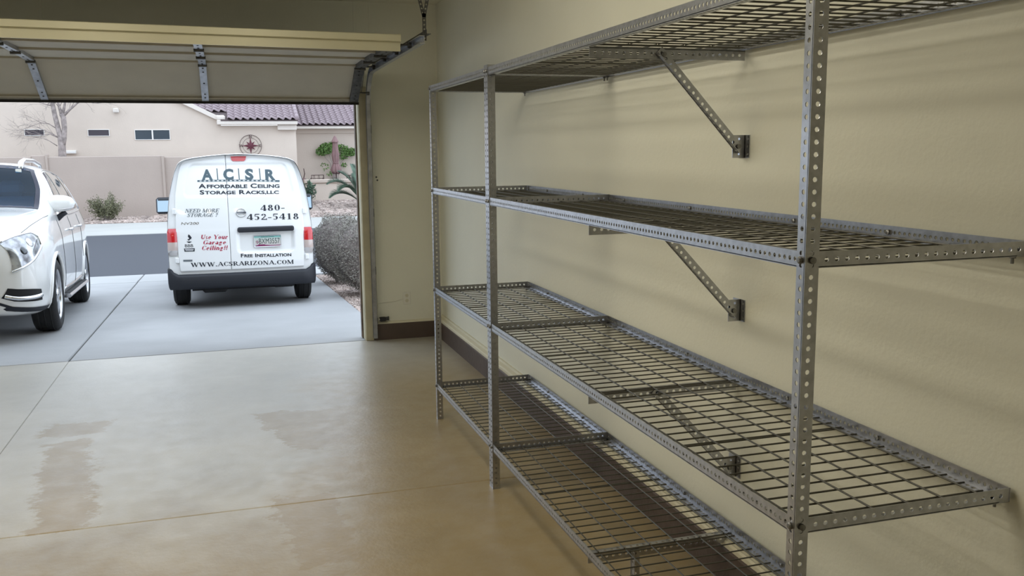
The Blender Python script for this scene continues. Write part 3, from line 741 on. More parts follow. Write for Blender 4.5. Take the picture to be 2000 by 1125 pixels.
for sd in (1, -1):
    for (a, b_, c, d) in (((0.98, 5.22), (1.62, 5.2), (1.62, 6.78), (1.42, 6.72)), ((1.70, 5.2), (2.62, 5.2), (2.56, 6.75), (1.70, 6.78)), ((2.72, 5.22), (3.42, 5.28), (3.10, 6.55), (2.66, 6.72))):
        g = suvL.patch('side_window', M['tint'], suv, (a, b_, c, d), 0.004, sd)
    mb = MB()
    suvL.line(mb, [(0.86, 5.1), (1.4, 5.08), (2.2, 5.08), (3.0, 5.1), (3.5, 5.18)], 0.010, 0.002, sd)
    suvL.line(mb, [(0.86, 5.1), (1.10, 6.0), (1.36, 6.80), (1.7, 6.88), (2.4, 6.86), (2.9, 6.72), (3.25, 6.3), (3.5, 5.18)], 0.010, 0.002, sd)
    mb.build('window_surround', M['chrome'], suv, True)
    # shut lines of the doors
    mb = MB()
    for yy in (0.62, 1.66, 2.66):
        suvL.line(mb, [(yy - 0.02, 5.0), (yy, 4), (yy, 3), (yy, 2.1)], 0.003, 0.0005, sd, 4)
    suvL.line(mb, [(0.62, 2.1), (1.6, 2.08), (2.6, 2.1)], 0.003, 0.0005, sd, 4)
    suvL.line(mb, [(-0.70, 5.6), (-0.4, 5.75), (0.0, 5.9), (0.3, 5.95)], 0.003, 0.0005, sd, 4)
    mb.build('shut_line', M['gap'], suv)
    # door handles
    for yy in (1.42, 2.42):
        p = suvL.S(yy, 4.3, sd); h = MB()
        h.tube([p + np.array([0, -0.10, 0]), p + np.array([sd * 0.03, -0.07, 0.004]), p + np.array([sd * 0.035, 0.0, 0.006]), p + np.array([sd * 0.03, 0.07, 0.004]), p + np.array([0, 0.10, 0])], [0.012, 0.016, 0.017, 0.016, 0.012], 8)
        h.build('door_handle', M['chrome'], suv, True)
    # lower cladding, chrome strip, running board
    mb = MB(); suvL.line(mb, [(0.48, 2.35), (1.4, 2.3), (2.5, 2.35)], 0.014, 0.004, sd); mb.build('side_moulding', M['chrome'], suv, True)
    rbd = MB().prism([(sd * 0.86, 0.30), (sd * 1.03, 0.29), (sd * 1.05, 0.315), (sd * 1.03, 0.335), (sd * 0.86, 0.34)], 'y', 0.48, 2.55); rbd = fix_normals(rbd.build('running_board', M['alloy'], suv))
    MB().box(min(sd * 0.9, sd * 1.025), max(sd * 0.9, sd * 1.025), 0.55, 2.48, 0.335, 0.342).build('step_tread', M['rubber'], rbd)
    # arches
    for ya in (0.0, RAX):
        mb = MB(); pts = []
        for a in lin(math.radians(-12), math.radians(192), 28):
            yy, zz = ya + 0.437 * math.cos(a), 0.38 + 0.437 * math.sin(a)
            best = min(lin(1.2, 4.6, 60), key=lambda v: abs(suvL.S(yy, v, 1)[2] - zz)); p = suvL.S(yy, best, sd); pts.append((p[0] - sd * 0.004, yy, zz))
        mb.tube(pts, 0.022, 8); mb.build('wheel_arch', M['pearl'], suv, True)
        mb = MB(); n = 24; vs = []; fs = []
        for k in range(n + 1):
            a = math.radians(-10) + math.radians(200) * k / n
            for xx in (0.97, 0.55): vs.append((sd * xx, ya + 0.445 * math.cos(a), 0.38 + 0.445 * math.sin(a)))
        for k in range(n): fs.append((2 * k, 2 * k + 1, 2 * k + 3, 2 * k + 2))
        mb.add(vs, fs); b0 = len(mb.v); mb.add([(sd * 0.55, ya + 0.445 * math.cos(math.radians(-10 + 200 * k / n)), 0.38 + 0.445 * math.sin(math.radians(-10 + 200 * k / n))) for k in range(n + 1)], [tuple(range(n + 1))])
        mb.build('wheel_well', M['under'], suv)
        wheel(suv, sd * 0.865, ya, sd, 0.38, 0.265, 0.245)
    # mirror
    p = suvL.S(0.80, 5.0, sd); mr = MB()
    mr.tube([p + np.array([sd * -0.02, 0, 0]), p + np.array([sd * 0.04, 0.0, 0.05]), p + np.array([sd * 0.08, 0.0, 0.08])], [0.035, 0.03, 0.03], 8)
    mo = mr.build('mirror_arm', M['bumper'], suv, True)
    sh = MB(); n = 14; c = p + np.array([sd * 0.035, -0.03, 0.175]); vs = []; fs = []; rows = 11
    for i in range(rows):
        u = -1 + 2 * i / (rows - 1); rr = max(0.0, 1 - abs(u) ** 2.6) ** 0.5
        for k in range(n):
            a = 2 * math.pi * k / n; ca, sa = math.cos(a), math.sin(a)
            vs.append(c + np.array([sd * u * 0.155, 0.075 * rr * (abs(ca) ** 0.8) * (1 if ca > 0 else -1), 0.095 * rr * (abs(sa) ** 0.75) * (1 if sa > 0 else -1) * (1.0 - 0.12 * u) + 0.0]))
    for i in range(rows - 1):
        for k in range(n): k2 = (k + 1) % n; fs.append((i * n + k, i * n + k2, (i + 1) * n + k2, (i + 1) * n + k))
    sh.add(vs, fs); so = fix_normals(sh.build('mirror_shell', M['pearl'], suv, True))
    MB().tube([c + np.array([sd * -0.05, -0.055, -0.068]), c + np.array([sd * 0.05, -0.055, -0.066]), c + np.array([sd * 0.135, -0.03, -0.045])], [0.008, 0.013, 0.006], 8).build('turn_signal', M['clear_lens'], so, True)
    # headlight, fog lamp pocket
    hl = suvL.patch('headlight', M['lamp_lens'], suv, ((-0.97, 3.95), (-0.58, 4.4), (-0.60, 5.3), (-0.95, 5.85)), 0.005, sd, 16, 8)
    mb = MB(); suvL.line(mb, [(-0.97, 3.95), (-0.85, 4.09), (-0.7, 4.26), (-0.58, 4.4), (-0.55, 4.85), (-0.60, 5.3), (-0.7, 5.46), (-0.82, 5.65), (-0.95, 5.85)], 0.012, 0.006, sd); mb.build('bezel', M['chrome'], hl, True)
    for (yy, vv, rr, mm) in ((-0.86, 4.7, 0.042, 'tint'), (-0.735, 4.85, 0.05, 'alloy')):
        p = suvL.S(yy, vv, sd); nn = suvL.N(yy, vv, sd)
        mb = MB(); mb.tube([p + nn * 0.001, p + nn * 0.008, p + nn * 0.011], [rr, rr * 0.9, rr * 0.3], 18); mb.build('projector', M[mm], hl, True)
    fg = suvL.patch('fog_pocket', M['under'], suv, ((-0.985, 2.35), (-0.70, 2.40), (-0.74, 2.85), (-0.98, 2.95)), 0.006, sd, 8, 4)
    mb = MB(); suvL.line(mb, [(-0.98, 2.5), (-0.86, 2.55), (-0.74, 2.62)], 0.022, 0.012, sd); mb.build('fog_trim', M['chrome'], fg, True)
    # roof rail
    mb = MB(); rp = [(1.20, 7.52, -0.005), (1.26, 7.5, 0.05), (1.5, 7.48, 0.065), (2.2, 7.46, 0.07), (2.9, 7.46, 0.06), (3.05, 7.48, 0.0)]
    mb.tube([suvL.S(y, v, sd) + np.array([0, 0, o]) for y, v, o in rp], [0.03, 0.032, 0.026, 0.024, 0.024, 0.02], 8); mb.build('roof_rail', M['alloy'], suv, True)
    # bonnet crease
    mb = MB(); suvL.line(mb, [(-0.75, 6.9), (-0.3, 7.0), (0.2, 7.1), (0.40, 7.1)], 0.006, -0.001, sd); mb.build('bonnet_crease', M['pearl'], suv, True)
# front lower valance, grille and chrome bar
[suvL.patch('valance', M['bumper'], suv, ((-0.99, 0.9), (-0.45, 0.9), (-0.45, 2.02), (-0.985, 2.05)), 0.006, s_, 12, 6) for s_ in (1, -1)]
suvL.patch('grille', M['under'], suv, ((-1.0, 6.2), (-0.955, 6.4), (-0.955, 9), (-1.0, 9)), 0.004, 1, 3, 10, both=True)
gr = MB()
for k in range(9):
    xx = -0.40 + 0.10 * k; gr.box(xx - 0.018, xx + 0.018, -1.02, -0.995, 0.60, 0.86)
gr.tube([(-0.44, -1.015, 0.88), (0.44, -1.015, 0.88), (0.40, -1.015, 0.57), (-0.40, -1.015, 0.57), (-0.44, -1.015, 0.88)], 0.018, 8)
gr.build('grille_bars', M['chrome'], suv)
# ------------------------------------------------------------------ lettering
def text_polys(s, style='sans', bold=0.0, shear=0.0):
    """returns (verts2d, faces) with baseline at y=0 and cap height 1"""
    cu = bpy.data.curves.new('lettering', 'FONT'); cu.body = s; cu.size = 1.0; cu.offset = bold; cu.shear = shear; cu.resolution_u = 3
    o = bpy.data.objects.new('lettering', cu); col.objects.link(o)
    dg = bpy.context.evaluated_depsgraph_get(); me = bpy.data.meshes.new_from_object(o.evaluated_get(dg))
    vs = [(v.co.x / 0.70, v.co.y / 0.70) for v in me.vertices]; fs = [tuple(p.vertices) for p in me.polygons]
    bpy.data.objects.remove(o); bpy.data.curves.remove(cu); bpy.data.meshes.remove(me)
    return vs, fs

# roman letters drawn with thick and thin strokes and serifs: name -> (advance, strokes)
TK, TN = 0.19, 0.07
def L_(x0, y0, x1, y1, w=TK): return ('l', x0, y0, x1, y1, w)
def E_(cx, cy, rx, ry, a0, a1, k=1.0): return ('e', cx, cy, rx, ry, a0, a1, k)
def S_(x, y, h=0.13): return ('l', x - h, y, x + h, y, 0.06)
_top, _bot = 0.97, 0.03
ROMAN = {
 'A': (0.86, [L_(.10, 0, .43, 1, TN), L_(.43, 1, .76, 0), L_(.2, .33, .62, .33, TN), S_(.10, _bot), S_(.76, _bot, .15)]),
 'C': (0.78, [E_(.42, .5, .34, .5, 45, 318), L_(.70, .72, .70, .98, TN), L_(.70, .26, .66, .12, TN)]),
 'D': (0.84, [L_(.18, 0, .18, 1), L_(.05, _top, .42, _top, TN), L_(.05, _bot, .42, _bot, TN), E_(.40, .5, .36, .5, -90, 90)]),
 'E': (0.74, [L_(.18, 0, .18, 1), L_(.05, _top, .66, _top, TN), L_(.05, _bot, .68, _bot, TN), L_(.18, .52, .5, .52, TN), L_(.64, 1, .64, .78, TN), L_(.66, 0, .66, .24, TN), L_(.5, .63, .5, .4, TN)]),
 'G': (0.86, [E_(.42, .5, .34, .5, 45, 330), L_(.70, .74, .70, .98, TN), L_(.70, 0.06, .70, .42, TK), S_(.70, .42)]),
 'I': (0.38, [L_(.19, 0, .19, 1), S_(.19, _top, .16), S_(.19, _bot, .16)]),
 'M': (1.04, [L_(.12, 0, .12, 1, TN), L_(.16, 1, .50, .05), L_(.50, .05, .84, 1, TN), L_(.86, 0, .86, 1), S_(.12, _bot), S_(.86, _bot, .16), S_(.12, _top), S_(.88, _top, .14)]),
 'N': (0.88, [L_(.13, 0, .13, 1, TN), L_(.16, 1, .70, .0), L_(.72, 0, .72, 1, TN), S_(.13, _bot), S_(.12, _top), S_(.72, _top)]),
 'O': (0.86, [E_(.43, .5, .36, .5, 0, 360)]),
 'R': (0.84, [L_(.18, 0, .18, 1), L_(.05, _top, .4, _top, TN), E_(.38, .75, .27, .25, -90, 90), L_(.18, .5, .4, .5, TN), L_(.38, .5, .72, .02), S_(.18, _bot, .15), S_(.76, _bot, .08)]),
 'S': (0.66, [E_(.32, .73, .24, .26, 40, 235), E_(.33, .27, .25, .27, -140, 55), L_(.18, .60, .48, .42, TK), L_(.54, .98, .54, .74, TN), L_(.09, .02, .09, .28, TN)]),
 'T': (0.78, [L_(.39, 0, .39, 1), L_(.06, _top, .72, _top, TN), S_(.39, _bot, .16), L_(.08, 1, .08, .76, TN), L_(.70, 1, .70, .76, TN)]),
 'U': (0.84, [L_(.18, .3, .18, 1), L_(.68, .3, .68, 1, TN), E_(.43, .3, .25, .30, 180, 360), S_(.18, _top, .16), S_(.68, _top)]),
 'W': (1.20, [L_(.10, 1, .36, 0), L_(.36, 0, .56, .95, TN), L_(.56, .95, .80, 0), L_(.80, 0, 1.06, 1, TN), S_(.12, _top, .14), S_(.56, _top, .1), S_(1.06, _top)]),
 'Y': (0.84, [L_(.10, 1, .42, .45), L_(.42, .45, .74, 1, TN), L_(.42, 0, .42, .48), S_(.12, _top, .14), S_(.74, _top), S_(.42, _bot, .16)]),
 'Z': (0.76, [L_(.62, .98, .14, .02), L_(.10, _top, .68, _top, TN), L_(.08, _bot, .68, _bot, TN), L_(.12, 1, .12, .76, TN), L_(.66, 0, .66, .24, TN)]),
 '.': (0.34, [L_(.07, .09, .25, .09, .18)]), '-': (0.48, [L_(.06, .34, .42, .34, .11)]),
 '?': (0.62, [E_(.30, .74, .22, .25, -60, 190), L_(.36, .5, .29, .3, TN + .04), L_(.20, .08, .38, .08, .17)]),
 '!': (0.36, [L_(.18, .3, .18, 1, .15), L_(.09, .08, .27, .08, .17)]),
 '0': (0.70, [E_(.35, .5, .28, .5, 0, 360)]), '1': (0.70, [L_(.37, 0, .37, 1), L_(.37, .98, .16, .84, TN), S_(.37, _bot, .2)]),
 '2': (0.70, [E_(.33, .72, .24, .27, 0, 180), L_(.52, .66, .12, .08, TN + .05), L_(.08, .07, .62, .07, .14), L_(.62, 0, .62, .24, TN)]),
 '4': (0.70, [L_(.46, 0, .46, 1), L_(.44, 1, .05, .28, TN), L_(.04, .28, .66, .28, .09), S_(.46, _bot, .16)]),
 '5': (0.70, [E_(.31, .32, .27, .32, -140, 110), L_(.18, .98, .16, .55, TN), L_(.17, .93, .60, .93, .13)]),
 '8': (0.70, [E_(.35, .75, .22, .25, 0, 360), E_(.35, .26, .27, .27, 0, 360)]),
 'a': (0.60, [E_(.26, .20, .19, .21, 90, 360), L_(.43, 0, .43, .52), E_(.30, .50, .16, .18, 10, 160), L_(.26, .40, .43, .38, TN), S_(.48, _bot, .07)]),
 'e': (0.60, [E_(.30, .33, .23, .34, 0, 315), L_(.12, .36, .52, .36, TN)]),
 'g': (0.62, [E_(.28, .42, .20, .25, 0, 360), E_(.28, -.12, .22, .17, 0, 360), L_(.14, .18, .18, .02, TN), L_(.42, .6, .56, .64, TN)]),
 'i': (0.36, [L_(.18, 0, .18, .64), S_(.18, _bot, .14), S_(.12, .63, .08), L_(.09, .87, .27, .87, .17)]),
 'l': (0.36, [L_(.18, 0, .18, 1), S_(.18, _bot, .14), S_(.12, _top, .08)]),
 'n': (0.68, [L_(.16, 0, .16, .64), L_(.50, 0, .50, .44), E_(.34, .42, .17, .24, 0, 180), S_(.16, _bot), S_(.50, _bot)]),
 'o': (0.60, [E_(.30, .33, .24, .34, 0, 360)]),
 'r': (0.52, [L_(.16, 0, .16, .64), E_(.32, .42, .16, .22, 60, 170), S_(.16, _bot, .14), L_(.36, .54, .48, .54, .16)]),
 's': (0.50, [E_(.25, .49, .16, .17, 30, 260), E_(.25, .18, .17, .18, -150, 80)]),
 'u': (0.68, [L_(.16, .2, .16, .64), L_(.50, 0, .50, .64), E_(.33, .2, .17, .22, 180, 360), S_(.12, .63, .08), S_(.46, .63, .08)]),
 ' ': (0.40, []),
}
def roman_polys(s, shear=0.0):
    vs = []; fs = []; x = 0.0
    def quad(*p):
        b = len(vs); vs.extend(p); fs.append(tuple(range(b, b + len(p))))
    for ch in s:
        adv, strokes = ROMAN[ch]
        for k in strokes:
            if k[0] == 'l':
                _, x0, y0, x1, y1, w = k
                if abs(y1 - y0) < 1e-6: quad((x + x0, y0 - w / 2), (x + x1, y0 - w / 2), (x + x1, y0 + w / 2), (x + x0, y0 + w / 2))
                else: quad((x + x0 - w / 2, y0), (x + x0 + w / 2, y0), (x + x1 + w / 2, y1), (x + x1 - w / 2, y1))
            else:
                _, cx, cy, rx, ry, a0, a1, kk = k; n = 14; prev = None
                for i in range(n + 1):
                    a = math.radians(a0 + (a1 - a0) * i / n); c, s_ = math.cos(a), math.sin(a)
                    w = TN + (TK - TN) * abs(c) ** 1.3
                    cur = ((x + cx + rx * c, cy + ry * s_), (x + cx + max(rx - w, .01) * c, cy + max(ry - TN, .01) * s_))
                    if prev: quad(prev[0], cur[0], cur[1], prev[1])
                    prev = cur
        x += adv
    return [(a + shear * b, b) for a, b in vs], fs

# ------------------------------------------------------------------ white delivery van, rear towards the garage
VY = 11.78
van_c = np.array([0.138, VY])
van = empty('cargo_van', (van_c[0], VY, gz(VY)), (-SF_, 0, math.radians(0.4)))
tag(van, 'white cargo van with business lettering parked tail first on the driveway', 'van')
VM = np.array((Matrix.Translation((van_c[0], VY, gz(VY))) @ Matrix.Rotation(math.radians(0.4), 4, 'Z') @ Matrix.Rotation(-SF_, 4, 'X')).inverted())
def vsurf(x, z):                 # rear face: local y as a function of x and z
    y = 0.035 * (x / 0.8) ** 2
    if z > 0.95: y += 0.10 * ((z - 0.95) / 0.8) ** 1.8
    if z < 0.55: y += 0.02 * ((0.55 - z) / 0.2)
    return y
def vloc(px, py):                # photo pixel -> local x, z on the rear face
    Y_ = VY + 0.03
    for _ in range(4):
        p = atY(px, py, Y_); l = VM @ np.array([*p, 1.0]); Y_ += vsurf(l[0], l[2]) - l[1]
    return l[0], l[2]
VWZ = [0.28, 0.45, 0.70, 0.97, 1.25, 1.40, 1.55, 1.66, 1.75, 1.80, 1.83, 1.85, 1.90]
VWX = [0.850, 0.873, 0.876, 0.872, 0.845, 0.825, 0.790, 0.760, 0.725, 0.695, 0.655, 0.60, 0.60]
def vw(z):                       # half width of the body at height z
    return float(np.interp(z, VWZ, VWX))
def vst(y, k, top, wk=1.0, z0=0.30, nose=None):
    zz = [0.45, 0.70, 0.95, 1.25, 1.45, 1.62, 1.74]
    pts = [(0, z0), (0.78 * wk, z0)]
    sc = (top - 0.95) / (1.907 - 0.95)
    for z in zz:
        zt = z if z <= 0.95 else 0.95 + (z - 0.95) * sc
        pts.append((vw(z) * wk, zt))
    pts += [(0.695 * wk, 0.95 + (1.80 - 0.95) * sc), (0.61 * wk, 0.95 + (1.847 - 0.95) * sc), (0, top)]
    return (y, pts)
vanL = Loft([vst(0.035, 0, 1.897, 0.992), vst(0.12, 0, 1.908), vst(0.4, 0, 1.913), vst(1.5, 0, 1.915), vst(2.6, 0, 1.905), vst(3.0, 0, 1.80),
             vst(3.45, 0, 1.45), vst(3.85, 0, 1.14, 0.99), vst(4.3, 0, 1.02, 0.95), vst(4.55, 0, 0.92, 0.86, 0.34), vst(4.68, 0, 0.80, 0.72, 0.40)])
VRX, VFX = 0.70, 3.62
def vdrop(y, v, p):
    return any((y - ya) ** 2 + (p[2] - 0.31) ** 2 < 0.36 ** 2 and p[2] < 0.72 and abs(p[0]) > 0.5 for ya in (VRX, VFX))
# sides and roof: the rear opening is closed by the curved tail panel
ysv = lin(0.035, 0.12, 3) + lin(0.12, 4.68, 110)[1:]
vsv = sorted(set(lin(0, 2, 6) + lin(2, 8, 48) + lin(8, 11, 12)))
vb = vanL.body('body', M['paint'], van, ysv, vsv, vdrop, caps=False)
# tail panel that the two doors sit on
def sheet(poly_fn, zs, nx, off, extra=None, x_of=None):
    """surface grid between x limits per height; extra(x,z) is relief (positive = out towards the camera)"""
    vs = []; fs = []
    for z in zs:
        a, b_ = poly_fn(z)
        for j in range(nx + 1):
            x = a + (b_ - a) * j / nx
            vs.append((x, vsurf(x, z) - off - (extra(x, z) if extra else 0), z))
    for i in range(len(zs) - 1):
        for j in range(nx): k = i * (nx + 1) + j; fs.append((k, k + 1, k + nx + 2, k + nx + 1))
    return vs, fs
def van_top(x): return 1.835 - 0.10 * (abs(x) / 0.66) ** 3.0
def tail_lim(z):
    w = vw(z) * 0.99
    if z > 1.842: w = min(w, 0.60 * max(1e-4, (1.898 - z) / 0.056) ** 0.5)
    return -w, w
def rrect(x, z, x0, x1, z0, z1, r, soft):     # 1 inside a rounded rectangle, 0 outside
    cx, cz = (x0 + x1) / 2, (z0 + z1) / 2
    qx, qz = abs(x - cx) - (x1 - x0) / 2 + r, abs(z - cz) - (z1 - z0) / 2 + r
    d = math.hypot(max(qx, 0), max(qz, 0)) + min(max(qx, qz), 0) - r
    t = min(1, max(0, 0.5 - d / soft)); return t * t * (3 - 2 * t)
sx0, sz0 = vloc(440, 310); sx1, sz1 = vloc(452, 525)
def seam_x(z): return sx0 + (sx1 - sx0) * (z - sz0) / (sz1 - sz0)
wl = vloc(358, 322); wr_ = vloc(577, 325); wl2 = vloc(354, 385); wr2 = vloc(579, 386)
pl0 = vloc(463, 445); pl1 = vloc(574, 489)
def shear_x(x, z): return x / (vw(z) / vw(1.2))
ZCR = vloc(400, 450)[1]; ZRT = vloc(520, 448)[1]
def relief(x, z):
    xs = shear_x(x, z)
    # pressed blanking panel in place of the windows, plate recess, waist crease
    up = rrect(xs, z, wl2[0] * 0.985, wr2[0] * 0.985, wl2[1], wl[1] + 0.005, 0.06, 0.018)
    rec = rrect(x, z, pl0[0] + 0.005, pl1[0], pl1[1], ZRT, 0.05, 0.03)
    crease = 0.004 / (1 + math.exp((z - ZCR) * 90))
    return -0.012 * up - 0.035 * rec + crease
vs, fs = sheet(tail_lim, lin(0.30, 1.84, 90) + lin(1.84, 1.8975, 8)[1:], 60, -0.004, lambda x, z: min(0.0, relief(x, z)))
tail = MB().add(vs, fs).build('tail_panel', M['paint'], vb, True); fix_normals(tail)
dz0 = vloc(345, 531)[1]
ztop = 1.886
def door_lim(left):
    def f(z):
        w = vw(z) * 0.99 - float(np.interp(z, [0.45, 0.95, 1.3, 1.8], [0.125, 0.100, 0.075, 0.035]))
        if z > 1.82: w = min(w, 0.62 * max(0.002, (1.888 - z) / 0.068) ** 0.45)
        return (-w, seam_x(z) - 0.004) if left else (seam_x(z) + 0.004, w)
    return f
def vdoor(left, label):
    zs = lin(dz0, ztop, 110)
    vs, fs = sheet(door_lim(left), zs, 60, 0.014, relief)
    mb = MB(); mb.add(vs, fs)
    # turned-in edge
    nx = 60; rim = [j for j in range(nx + 1)] + [i * (nx + 1) + nx for i in range(1, len(zs))] + [(len(zs) - 1) * (nx + 1) + j for j in range(nx - 1, -1, -1)] + [i * (nx + 1) for i in range(len(zs) - 2, 0, -1)]
    b0 = len(mb.v); rv = [mb.v[i] for i in rim]
    mb.v += [(x, vsurf(x, z) + 0.002, z) for x, y, z in rv]
    for i in range(len(rim)): j = (i + 1) % len(rim); mb.f.append((rim[i], rim[j], b0 + j, b0 + i)); mb.m.append(0)
    o = mb.build('rear_door', M['paint'], van, True)
    o['label'] = label
    fix_normals(o); return o
dl = vdoor(True, 'narrow left rear door of the van'); dr = vdoor(False, 'wide right rear door with number plate recess')
M['mirror'] = mat('tinted_mirror', (0.27, 0.34, 0.39), 0.08, 1.0)
M['ink_slate'] = mat('slate_vinyl', (0.075, 0.115, 0.14), 0.45)
M['ink_navy'] = mat('dark_vinyl', (0.018, 0.022, 0.035), 0.45)
M['ink_grey'] = mat('grey_vinyl', (0.14, 0.16, 0.18), 0.4)
M['ink_red'] = mat('crimson_vinyl', (0.42, 0.012, 0.06), 0.4)
M['ink_white'] = mat('white_vinyl', (0.75, 0.76, 0.78), 0.4)
def stick(name, m, polys, off=0.017, parent=None, thick=0.0):
    vs, fs = polys
    # lay the flat shapes on the door surface
    v3 = [(x, vsurf(x, z) - off - max(-0.012, relief(x, z)), z) for x, z in vs]
    o = MB().add(v3, fs).build(name, m, parent or dr); o.data.polygons.foreach_set('use_smooth', [False] * len(o.data.polygons))
    return o
def place(polys, px0, px1, pyb, pyt, slant=True):
    """fit lettering into the photo box: left px, right px, baseline (left y, right y), cap top y at left"""
    vs, fs = polys
    xs = [v[0] for v in vs]; xa, xb = min(xs), max(xs)
    (x0, z0), (x1, z1) = vloc(px0, pyb[0]), vloc(px1, pyb[1]); zt = vloc(px0, pyt)[1]; h = zt - z0
    return [(x0 + (x1 - x0) * (a - xa) / (xb - xa), z0 + (z1 - z0) * (a - xa) / (xb - xa) + b_ * h) for a, b_ in vs], fs
def sans(name, s, px0, px1, pyb, pyt, m, par, bold=0.045, shear=0.0): return stick(name, m, place(text_polys(s, bold=bold, shear=shear), px0, px1, pyb, pyt), parent=par)
def roman(name, s, px0, px1, pyb, pyt, m, par, shear=0.0): return stick(name, m, place(roman_polys(s, shear), px0, px1, pyb, pyt), parent=par)
def rectpx(x0, y0, x1, y1, x2=None, y2=None):
    """thin bar between two px points with px height"""
    pass
# big initials with dividers and the dotted rail below
sans('lettering', 'A', 394, 416, (351, 351), 331.5, M['ink_slate'], dl)
sans('lettering', 'C', 436.5, 456.5, (350, 350), 330.5, M['ink_slate'], dr)
sans('lettering', 'S', 479, 495.5, (350, 350), 330.5, M['ink_slate'], dr)
sans('lettering', 'R', 518.5, 538, (350.5, 350.5), 331.5, M['ink_slate'], dr)
for k, (xa, xb) in enumerate(((423.5, 425.5), (465.5, 467.5), (506.5, 508.5))):
    q = [vloc(xa - 0.9, 329), vloc(xa + 0.9, 329), vloc(xb + 0.9, 351), vloc(xb - 0.9, 351)]
    stick('divider', M['ink_slate'], ([tuple(p) for p in q], [(0, 1, 2, 3)]), parent=dl if k == 0 else dr)
bar_v = []; bar_f = []
n = 38
for i in range(n):
    xa, xb = 385.5 + (546 - 385.5) * i / n, 385.5 + (546 - 385.5) * (i + 1) / n
    yc = 353.6 - 1.2 * math.sin(math.pi * (i + 0.5) / n)
    hgt = 1.5 if (i % 2 == 0 or i in (0, n - 1)) else 0.0
    for (a, b_) in (((-1.7, -1.0), (1.0, 1.7)) if not hgt else ((-1.7, 1.7),)):
        base = len(bar_v); bar_v += [vloc(xa, yc + b_), vloc(xb, yc + b_), vloc(xb, yc + a), vloc(xa, yc + a)]; bar_f.append((base, base + 1, base + 2, base + 3))
stick('perforated_bar', M['ink_slate'], (bar_v, bar_f), parent=dr)
def caps(line, px0, px1, pyb, pyt_big, pyt_small, m, par, bold=0.03):
    """small capitals: first letter of each word larger"""
    vs = []; fs = []; x = 0.0; ratio = 0.80
    for wd in line.split(' '):
        for i, part in enumerate((wd[0], wd[1:])):
            if not part: continue
            v, f = text_polys(part, bold=bold); sc = 1.0 if i == 0 else ratio; sx_ = sc * 1.28
            mx = max(p[0] for p in v); b = len(vs)
            vs += [(x + p[0] * sx_, p[1] * sc) for p in v]; fs += [tuple(q + b for q in t) for t in f]
            x += (mx + 0.09) * sx_
        x += 0.50
    return stick('lettering', m, place((vs, fs), px0, px1, pyb, pyt_big), parent=par)
caps('AFFORDABLE CEILING', 388, 546, (367.5, 366.5), 359.2, 361, M['ink_navy'], dr)
caps('STORAGE RACKS,LLC', 390.5, 545, (379.5, 378.5), 371.6, 373, M['ink_navy'], dr)
roman('lettering', '480-', 508.5, 556, (412, 410.5), 400.5, M['ink_navy'], dr)
roman('lettering', '452-5418', 482, 583, (429.8, 428), 418, M['ink_navy'], dr)
roman('lettering', 'NEED MORE', 361, 429, (415.3, 414.6), 408, M['ink_grey'], dl, 0.28)
roman('lettering', 'STORAGE ?', 365.5, 426, (423.8, 423.0), 416.8, M['ink_grey'], dl, 0.28)
sans('model_badge', 'NV200', 354, 388.5, (439, 438.4), 434.2, M['chrome'], dl, 0.0, 0.15)
roman('lettering', 'Use Your', 393, 445.5, (467, 466.5), 458.6, M['ink_red'], dl, 0.22)
roman('lettering', 'Garage', 397.5, 441.5, (477.3, 476.8), 469.2, M['ink_red'], dl, 0.22)
roman('lettering', 'Ceiling!!', 395, 445.5, (488.4, 487.6), 480.0, M['ink_red'], dl, 0.22)
caps('FREE INSTALLATION', 470.5, 568.8, (502.3, 500.0), 495.4, 496, M['ink_navy'], dr)
roman('lettering', 'WWW.ACSRARIZONA.COM', 373, 573.5, (521.2, 514.8), 513.0, M['ink_navy'], dr)
# membership sticker: torch mark, letters and a small plate
tv = []; tf = []
def tq(*pts):
    b = len(tv); tv.extend(vloc(*p) for p in pts); tf.append(tuple(range(b, b + len(pts))))
tq((368.4, 457.4), (371.8, 460.4), (374.4, 463.8), (373.0, 467.2), (369.6, 465.6), (367.0, 461.6))
tq((367.0, 461.6), (369.0, 463.4), (372.2, 466.9), (368.8, 469.8), (366.0, 467.6), (370.4, 465.9))
tq((364.5, 471.6), (375.0, 471.6), (370.8, 474.2), (368.0, 474.2))
stick('torch_emblem', M['ink_navy'], (tv, tf), parent=dl)
sans('lettering', 'BBB', 361.5, 377.6, (482.8, 482.4), 477.0, M['ink_navy'], dl, 0.0)
q = [vloc(359.5, 485.2), vloc(380.5, 484.6), vloc(380.2, 491.0), vloc(360.5, 491.4)]
o = stick('sticker_plate', M['ink_navy'], ([tuple(p) for p in q], [(0, 1, 2, 3)]), parent=dl)
for (xa, xb, ya, yb) in ((361.5, 378.5, 486.2, 487.4), (362.5, 377.5, 488.6, 489.6)):
    q = [vloc(xa, ya), vloc(xb, ya), vloc(xb, yb), vloc(xa, yb)]; stick('sticker_line', M['ink_white'], ([tuple(p) for p in q], [(0, 1, 2, 3)]), 0.0188, dl)
q = [vloc(358, 507.3), vloc(376, 507.0), vloc(375.8, 510.6), vloc(358.2, 510.9)]
stick('dealer_badge', M['ink_grey'], ([tuple(p) for p in q], [(0, 1, 2, 3)]), parent=dl)
# round maker's emblem: ring with a bar across
ex, ez = vloc(470.8, 415.3); er = vloc(480.0, 415)[0] - ex
emb = MB().tube([(ex + er * math.cos(a), vsurf(ex, ez) - 0.024, ez + er * 0.90 * math.sin(a)) for a in lin(0, 2 * math.pi, 32)], 0.007, 8, cap=False)
emb.bbox(ex - er * 1.12, ex + er * 1.12, vsurf(ex, ez) - 0.034, vsurf(ex, ez) - 0.014, ez - 0.013, ez + 0.013, 0.004)
emb = emb.build('round_emblem', M['chrome'], dr, True)
